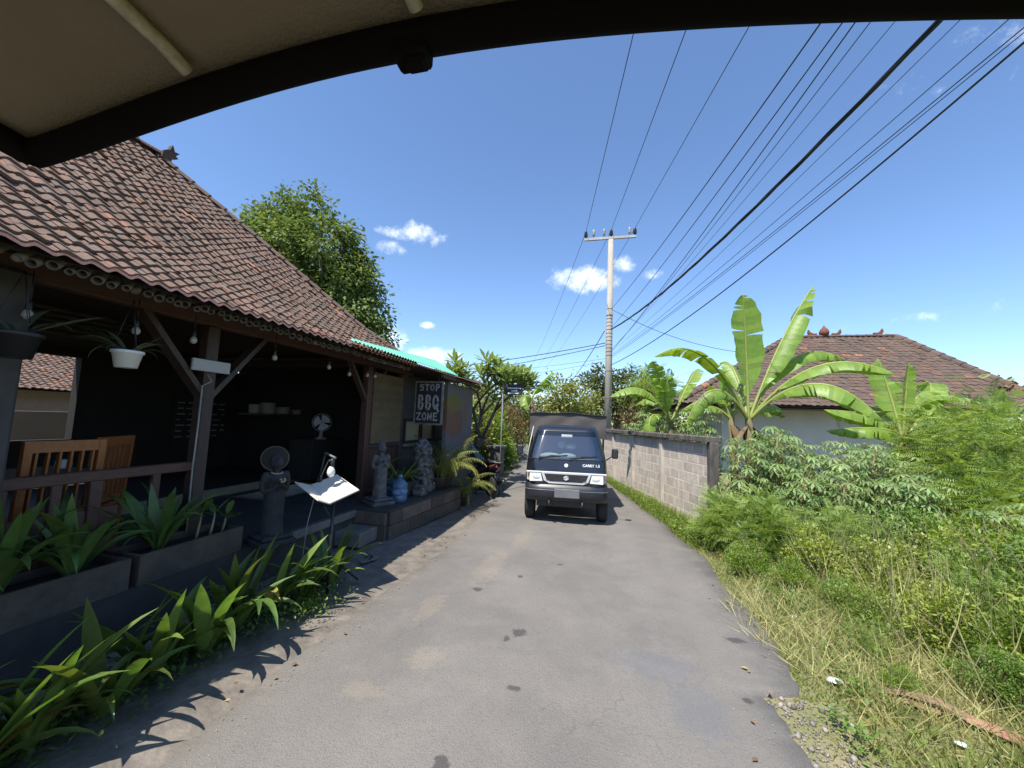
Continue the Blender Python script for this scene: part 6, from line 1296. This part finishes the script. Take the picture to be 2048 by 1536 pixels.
GRN = pm('green_grass', (.23, .26, .07), (.15, .20, .045), rnd=.35, trans=.25, scale=3); STR = pm('straw_grass', (.50, .455, .22), (.33, .34, .13), rnd=.3, trans=.25, scale=3); MIX = pm('mixed_grass', (.26, .28, .075), (.42, .36, .15), rnd=.3, trans=.25, scale=1.6, contrast=1.8)
def wallside(x, y): 
    if y < 7.2 or y > 13.4: return True
    wx = wa.x + (wb.x - wa.x) * (y - wa.y) / (wb.y - wa.y); return abs(x - wx) > .16
grass('turf', 'short patchy green turf along the tar edge', region(46000, lambda x, y, d: (1 if 0.0 < d < .9 and y < 8 else .25 if 0 < d < 3 and y < 8 else 0) * (.35 + .65 * patch(x, y)) * (0 if (y < 3.1 and d < .25 + .3 * patch(x, y, 2)) else 1)), (.02, .075), .007, GRN, .7)
grass('verge_grass', 'ankle-high mixed grass of the verge', region(26000, lambda x, y, d: (0 if d < .12 else min(1, (d - .12) * 1.6)) * (1 if y < 7.5 and d < 4.5 else .15 if wallside(x, y) else 0) * patch(x, y, 1.4)), (.06, .20), .006, MIX, .7)
grass('corner_grass', 'tall fresh grass in the bottom right corner of the verge', region(2600, lambda x, y, d: (1 if 1.75 < x < 2.75 and y < 3.25 and d > .45 else 0) * patch(x, y, 2.5) * (0 if math.hypot(x - 2.15, y - 3.08) < .25 else 1)), (.08, .26), .007, GRN, .6)
grass('dry_grass', 'long dry straw-coloured grass in the field', region(9500, lambda x, y, d: (1 if math.hypot((x - 2.0) / .75, (y - 4.1) / 1.1) < 1 or math.hypot((x - 3.2) / .5, (y - 5.2) / .4) < 1 or math.hypot((x - 2.3) / .35, (y - 5.2) / .6) < 1 or math.hypot((x - 4.7) / .9, (y - 6.2) / .55) < 1 or math.hypot((x - 2.6) / .5, (y - 3.0) / .5) < 1 else .10 if d > .5 and y < 7 else 0)), (.08, .36), .005, STR, .95)
grass('tall_stalks', 'tall dry stalks poking through the weed bushes', region(1500, lambda x, y, d: (1 if d > .9 and 3 < y < 6.8 and x < 5.4 else 0) * patch(x, y, 1.2)), (.45, .95), .006, STR, .28)
wxy = []
for q in range(5200):
    y = rng.uniform(6.2, 13); wx = wa.x + (wb.x - wa.x) * (y - wa.y) / (wb.y - wa.y); e = interp(RE, y); 
    if y < 7.2: wx = 1.9
    u = rng.random() ** .8; wxy.append((max(e, .2) - .02 + (wx - .10 - max(e, .2)) * u, y))
grass('wall_grass', 'fresh grass growing between the tar edge and the block wall', wxy, (.07, .30), .010, pm('fresh_grass', (.19, .245, .05), (.13, .19, .035), rnd=.3, trans=.3), .5)
n = 2600; pos = np.array([(x, y, fieldz(x, y) + rng.uniform(.01, .16)) for x, y in [wxy[i] for i in rng.integers(0, len(wxy), n)]]); V, F, rn = scatter(QW, QF, pos, frames(rdir(n, -.2, .8)), rng.uniform(.03, .075, n)); tag(addmesh('wall_weeds', npmesh('wall_weeds', V, F, rn), LEAF3), 'small leafy weeds at the foot of the block wall', 'weeds', kind='stuff')
vw = region(9000, lambda x, y, d: (1 if .25 < d < 2.2 and y < 7.2 else 0) * (1 if patch(x, y, 2.1) > .55 else .12) * (0 if math.hypot(x - 2.15, y - 3.08) < .33 else 1)); n = len(vw); pos = np.array([(x, y, fieldz(x, y) + rng.uniform(.01, .14)) for x, y in vw])
V, F, rn = scatter(QL, QF, pos, frames(rdir(n, -.1, .9)), rng.uniform(.025, .06, n)); tag(addmesh('verge_weeds', npmesh('verge_weeds', V, F, rn), LEAF3C), 'small leafy weeds scattered through the verge grass', 'weeds', kind='stuff')
# low dark ground cover round the lilies and small tufts on the apron
n = 5200; gx_ = rng.normal(-2.86, .13, n); gy_ = rng.uniform(.7, 3.75, n); k = gx_ < -2.45 + .05 * np.sin(gy_ * 6); pos = np.stack([gx_, gy_, np.abs(rng.normal(.03, .05, n))], 1)[k]
V, F, rn = scatter(QW, QF, pos, frames(rdir(len(pos), -.1, .9)), rng.uniform(.025, .06, len(pos))); tag(addmesh('ground_cover', npmesh('ground_cover', V, F, rn), pm('ground_cover_leaf', (.075, .125, .03), (.05, .09, .02), rnd=.3, trans=.2)), 'low dark ground cover beneath the lilies', 'ground cover', kind='stuff')
n = 900; a = rng.uniform(0, 6.28, n); rr_ = np.abs(rng.normal(0, .14, n)); pos = np.stack([-2.58 + rr_ * np.cos(a), 3.18 + rr_ * 1.6 * np.sin(a), np.abs(rng.normal(.02, .03, n))], 1)
V, F, rn = scatter(QW, QF, pos, frames(rdir(n, 0, 1)), rng.uniform(.015, .04, n)); tag(addmesh('apron_weeds', npmesh('apron_weeds', V, F, rn), LEAF3), 'bright small weeds on the apron by the music stand', 'weeds', kind='stuff')
n = 90; gy_ = rng.uniform(1.7, 8.5, n); sd = rng.random(n) < .45; gx_ = np.where(sd, np.array([interp(LE, y) for y in gy_]) + rng.normal(-.05, .18, n), np.array([interp(RE, y) for y in gy_]) + rng.normal(-.02, .16, n)); fl_ = rdir(n, -.12, .12)
V, F, rn = scatter(QW, QF, np.stack([gx_, gy_, np.full(n, .018)], 1), frames(fl_), rng.uniform(.02, .055, n)); tag(addmesh('fallen_leaves', npmesh('fallen_leaves', V, F, rn), pm('fallen_leaf', (.30, .22, .09), (.17, .10, .05), rnd=.4)), 'small dry fallen leaves along the road edges', 'leaves', kind='stuff')
# ---------------------------------------------------------------- litter and driftwood
def crumple(label, loc, s, mat, name='litter', cat='litter'):
    m = MB(); m.ball((0, 0, s * .25), (s, s * .55, s * .22), 9, 5); m.v = [(x + random.uniform(-.12, .12) * s, y + random.uniform(-.12, .12) * s, max(0, z + random.uniform(-.08, .1) * s)) for x, y, z in m.v]; o = addmesh(name, m.mesh(name), mat, None, loc); o.rotation_euler.z = random.uniform(0, 3); return tag(o, label, cat)
WP_ = pm('litter_white', (.75, .74, .70), var=.1)
crumple('white crumpled plastic scrap on the green turf near the tar notch', (1.64, 3.34, fieldz(1.64, 3.34) + .015), .06, WP_); crumple('small white scrap at the bottom right in the grass', (2.03, 2.89, fieldz(2.03, 2.89) + .02), .035, WP_); crumple('white paper scrap under the verge weeds', (1.78, 4.25, fieldz(1.78, 4.25) + .02), .035, WP_); crumple('pale scrap under the small round weed bush', (1.72, 4.86, fieldz(1.72, 4.86) + .02), .04, pm('litter_grey', (.4, .42, .45)))
t = thing('flip_flop', 'worn grey sandal lying on the apron near the step', 'sandal', (-2.72, 4.36, .0), 1.2); MB().prism([(-.12, -.03), (-.06, -.045), (.06, -.05), (.12, -.03), (.12, .03), (.06, .05), (-.06, .04), (-.12, .03)], 0, .018).build('sole', pm('sandal_grey', (.16, .15, .15)), t, True); MB().tube([(-.02, -.045, .018), (.03, -.02, .05), (.06, 0, .02), (.03, .02, .05), (-.02, .045, .018)], .007, 5).build('strap', BLKM, t, True)
t = thing('driftwood', 'split dry banana trunk sheath lying in the grass at the lower right', 'log', (2.15, 3.1, fieldz(2.15, 3.1)))
def sheath(pts, w, name, mat):
    pts = [Vector(p) for p in pts]; V = []; n = len(pts)
    for i, p in enumerate(pts):
        d = (pts[min(i + 1, n - 1)] - pts[max(i - 1, 0)]).normalized(); s = d.cross(Vector((0, 0, 1))).normalized(); ww = w * (1 - .35 * abs(i / (n - 1) - .6))
        for k in range(7): a = math.pi * k / 6; V.append(p + s * math.cos(a) * ww + Vector((0, 0, math.sin(a) * ww * .55)))
    m = MB(); m.add(V, [(i * 7 + k, i * 7 + k + 1, (i + 1) * 7 + k + 1, (i + 1) * 7 + k) for i in range(n - 1) for k in range(6)], True); m.build(name, mat, t, True)
sheath([(-.28, .20, .02), (-.16, .14, .06), (-.03, .06, .07), (.06, -.02, .05), (.14, -.10, .03)], .045, 'sheath', pm('dry_wood', (.26, .18, .10), (.13, .085, .05), scale=14, stretch=(1, 1, 6)))
sheath([(.05, -.02, .05), (.14, -.10, .05), (.26, -.15, .03), (.36, -.17, .01)], .055, 'inner_sheath', pm('red_brown_wood', (.36, .20, .13), (.26, .13, .08), scale=10)); sheath([(-.30, .12, .01), (-.18, .10, .03), (-.05, .03, .03)], .03, 'splinter', pm('dry_wood', (.26, .18, .1)))
# ---------------------------------------------------------------- open vehicle the picture is taken from: roof frame overhead
veh = thing('open_vehicle', 'dark-framed fabric roof of the open vehicle overhead, with pale ribs', 'vehicle', (-.25, -.6, 0))
FRM = pm('black_frame', (.008, .007, .0065), (.006, .0055, .005), rough=.75, spec=.06); LIN = pm('beige_roof_liner', (.235, .195, .14), (.195, .16, .115), rough=.9, scale=3, bump=.35, bscale=260, contrast=1.3)
RIM = [(-0.82, 2.115), (-0.75, 2.124), (-0.595, 2.147), (-0.449, 2.165), (-0.291, 2.173), (-0.196, 2.176), (-0.055, 2.169), (0.043, 2.158), (0.208, 2.131), (0.326, 2.109), (0.5, 2.072), (0.7, 2.012)]
_x = np.array([a for a, b in RIM]); _z = np.array([b for a, b in RIM]); _c = np.polyfit(_x, _z, 5); RIM = [(float(x), float(np.polyval(_c, x))) for x in np.linspace(-.82, .70, 40)]
YF, YB = .36, -1.7
m = MB(); m.tube([(x, YF, z) for x, z in RIM], .018, 12); m.build('front_rim', FRM, veh)
for x, z in (RIM[0], RIM[-1]): MB().tube([(x, YF, z), (x, YF - .05, z + .005), (x, -.6, z + .01), (x, YB, z)], .018, 10).build('side_rim', FRM, veh)
def roofz(x, y): return float(np.interp(x, [a for a, b in RIM], [b for a, b in RIM])) + .014 + .05 * math.sin(min(1, max(0, (YF - y) / .9)) * math.pi / 2)
xs_ = np.linspace(-.82, .70, 24); ys_ = np.linspace(YF - .005, YB, 24)
for nm, dz_, mt in (('liner', 0, LIN), ('canopy_top', .02, pm('canopy_top', (.05, .05, .055), rough=.8))):
    V = [(x, y, roofz(x, y) + dz_) for y in ys_ for x in xs_]; w = len(xs_); m = MB(); m.add(V, [(j * w + i, j * w + i + 1, (j + 1) * w + i + 1, (j + 1) * w + i) for j in range(len(ys_) - 1) for i in range(w - 1)], True); m.build(nm, mt, veh)
for x in (-.50, -.195, .12, .42): MB().tube([(x, YF - .028, roofz(x, YF - .028) - .012)] + [(x, y, roofz(x, y) - .008) for y in np.linspace(YF - .06, YB, 14)], .0085, 8).build('roof_rib', pm('chipped_cream_paint', (.62, .58, .46), (.20, .17, .12), scale=22, contrast=1.2, rough=.5), veh)
m = MB(); m.bev((-.212, YF - .0, 2.158), (.040, .03, .022), .004); m.bev((-.206, YF, 2.147), (.026, .02, .014), .004); m.build('bracket', FRM, veh)
for x, z in (RIM[0], RIM[-1]):
    MB().tube([(x, YB + .02, z - .02), (x, YB - .05, 1.2), (x, YB - .05, .42)], .022, 8).build('post', FRM, veh); wheel_parts(veh, (x + .25 + (.1 if x < 0 else -.35), YB + .6, .25), .25, .12, 'X')
MB().bev((-.07, -1.35, .38), (1.5, 1.1, .12), .03).build('floor', FRM, veh); MB().bev((-.07, -1.55, .72), (1.35, .5, .5), .05).build('bench_seat', pm('vinyl_seat', (.05, .03, .02)), veh)
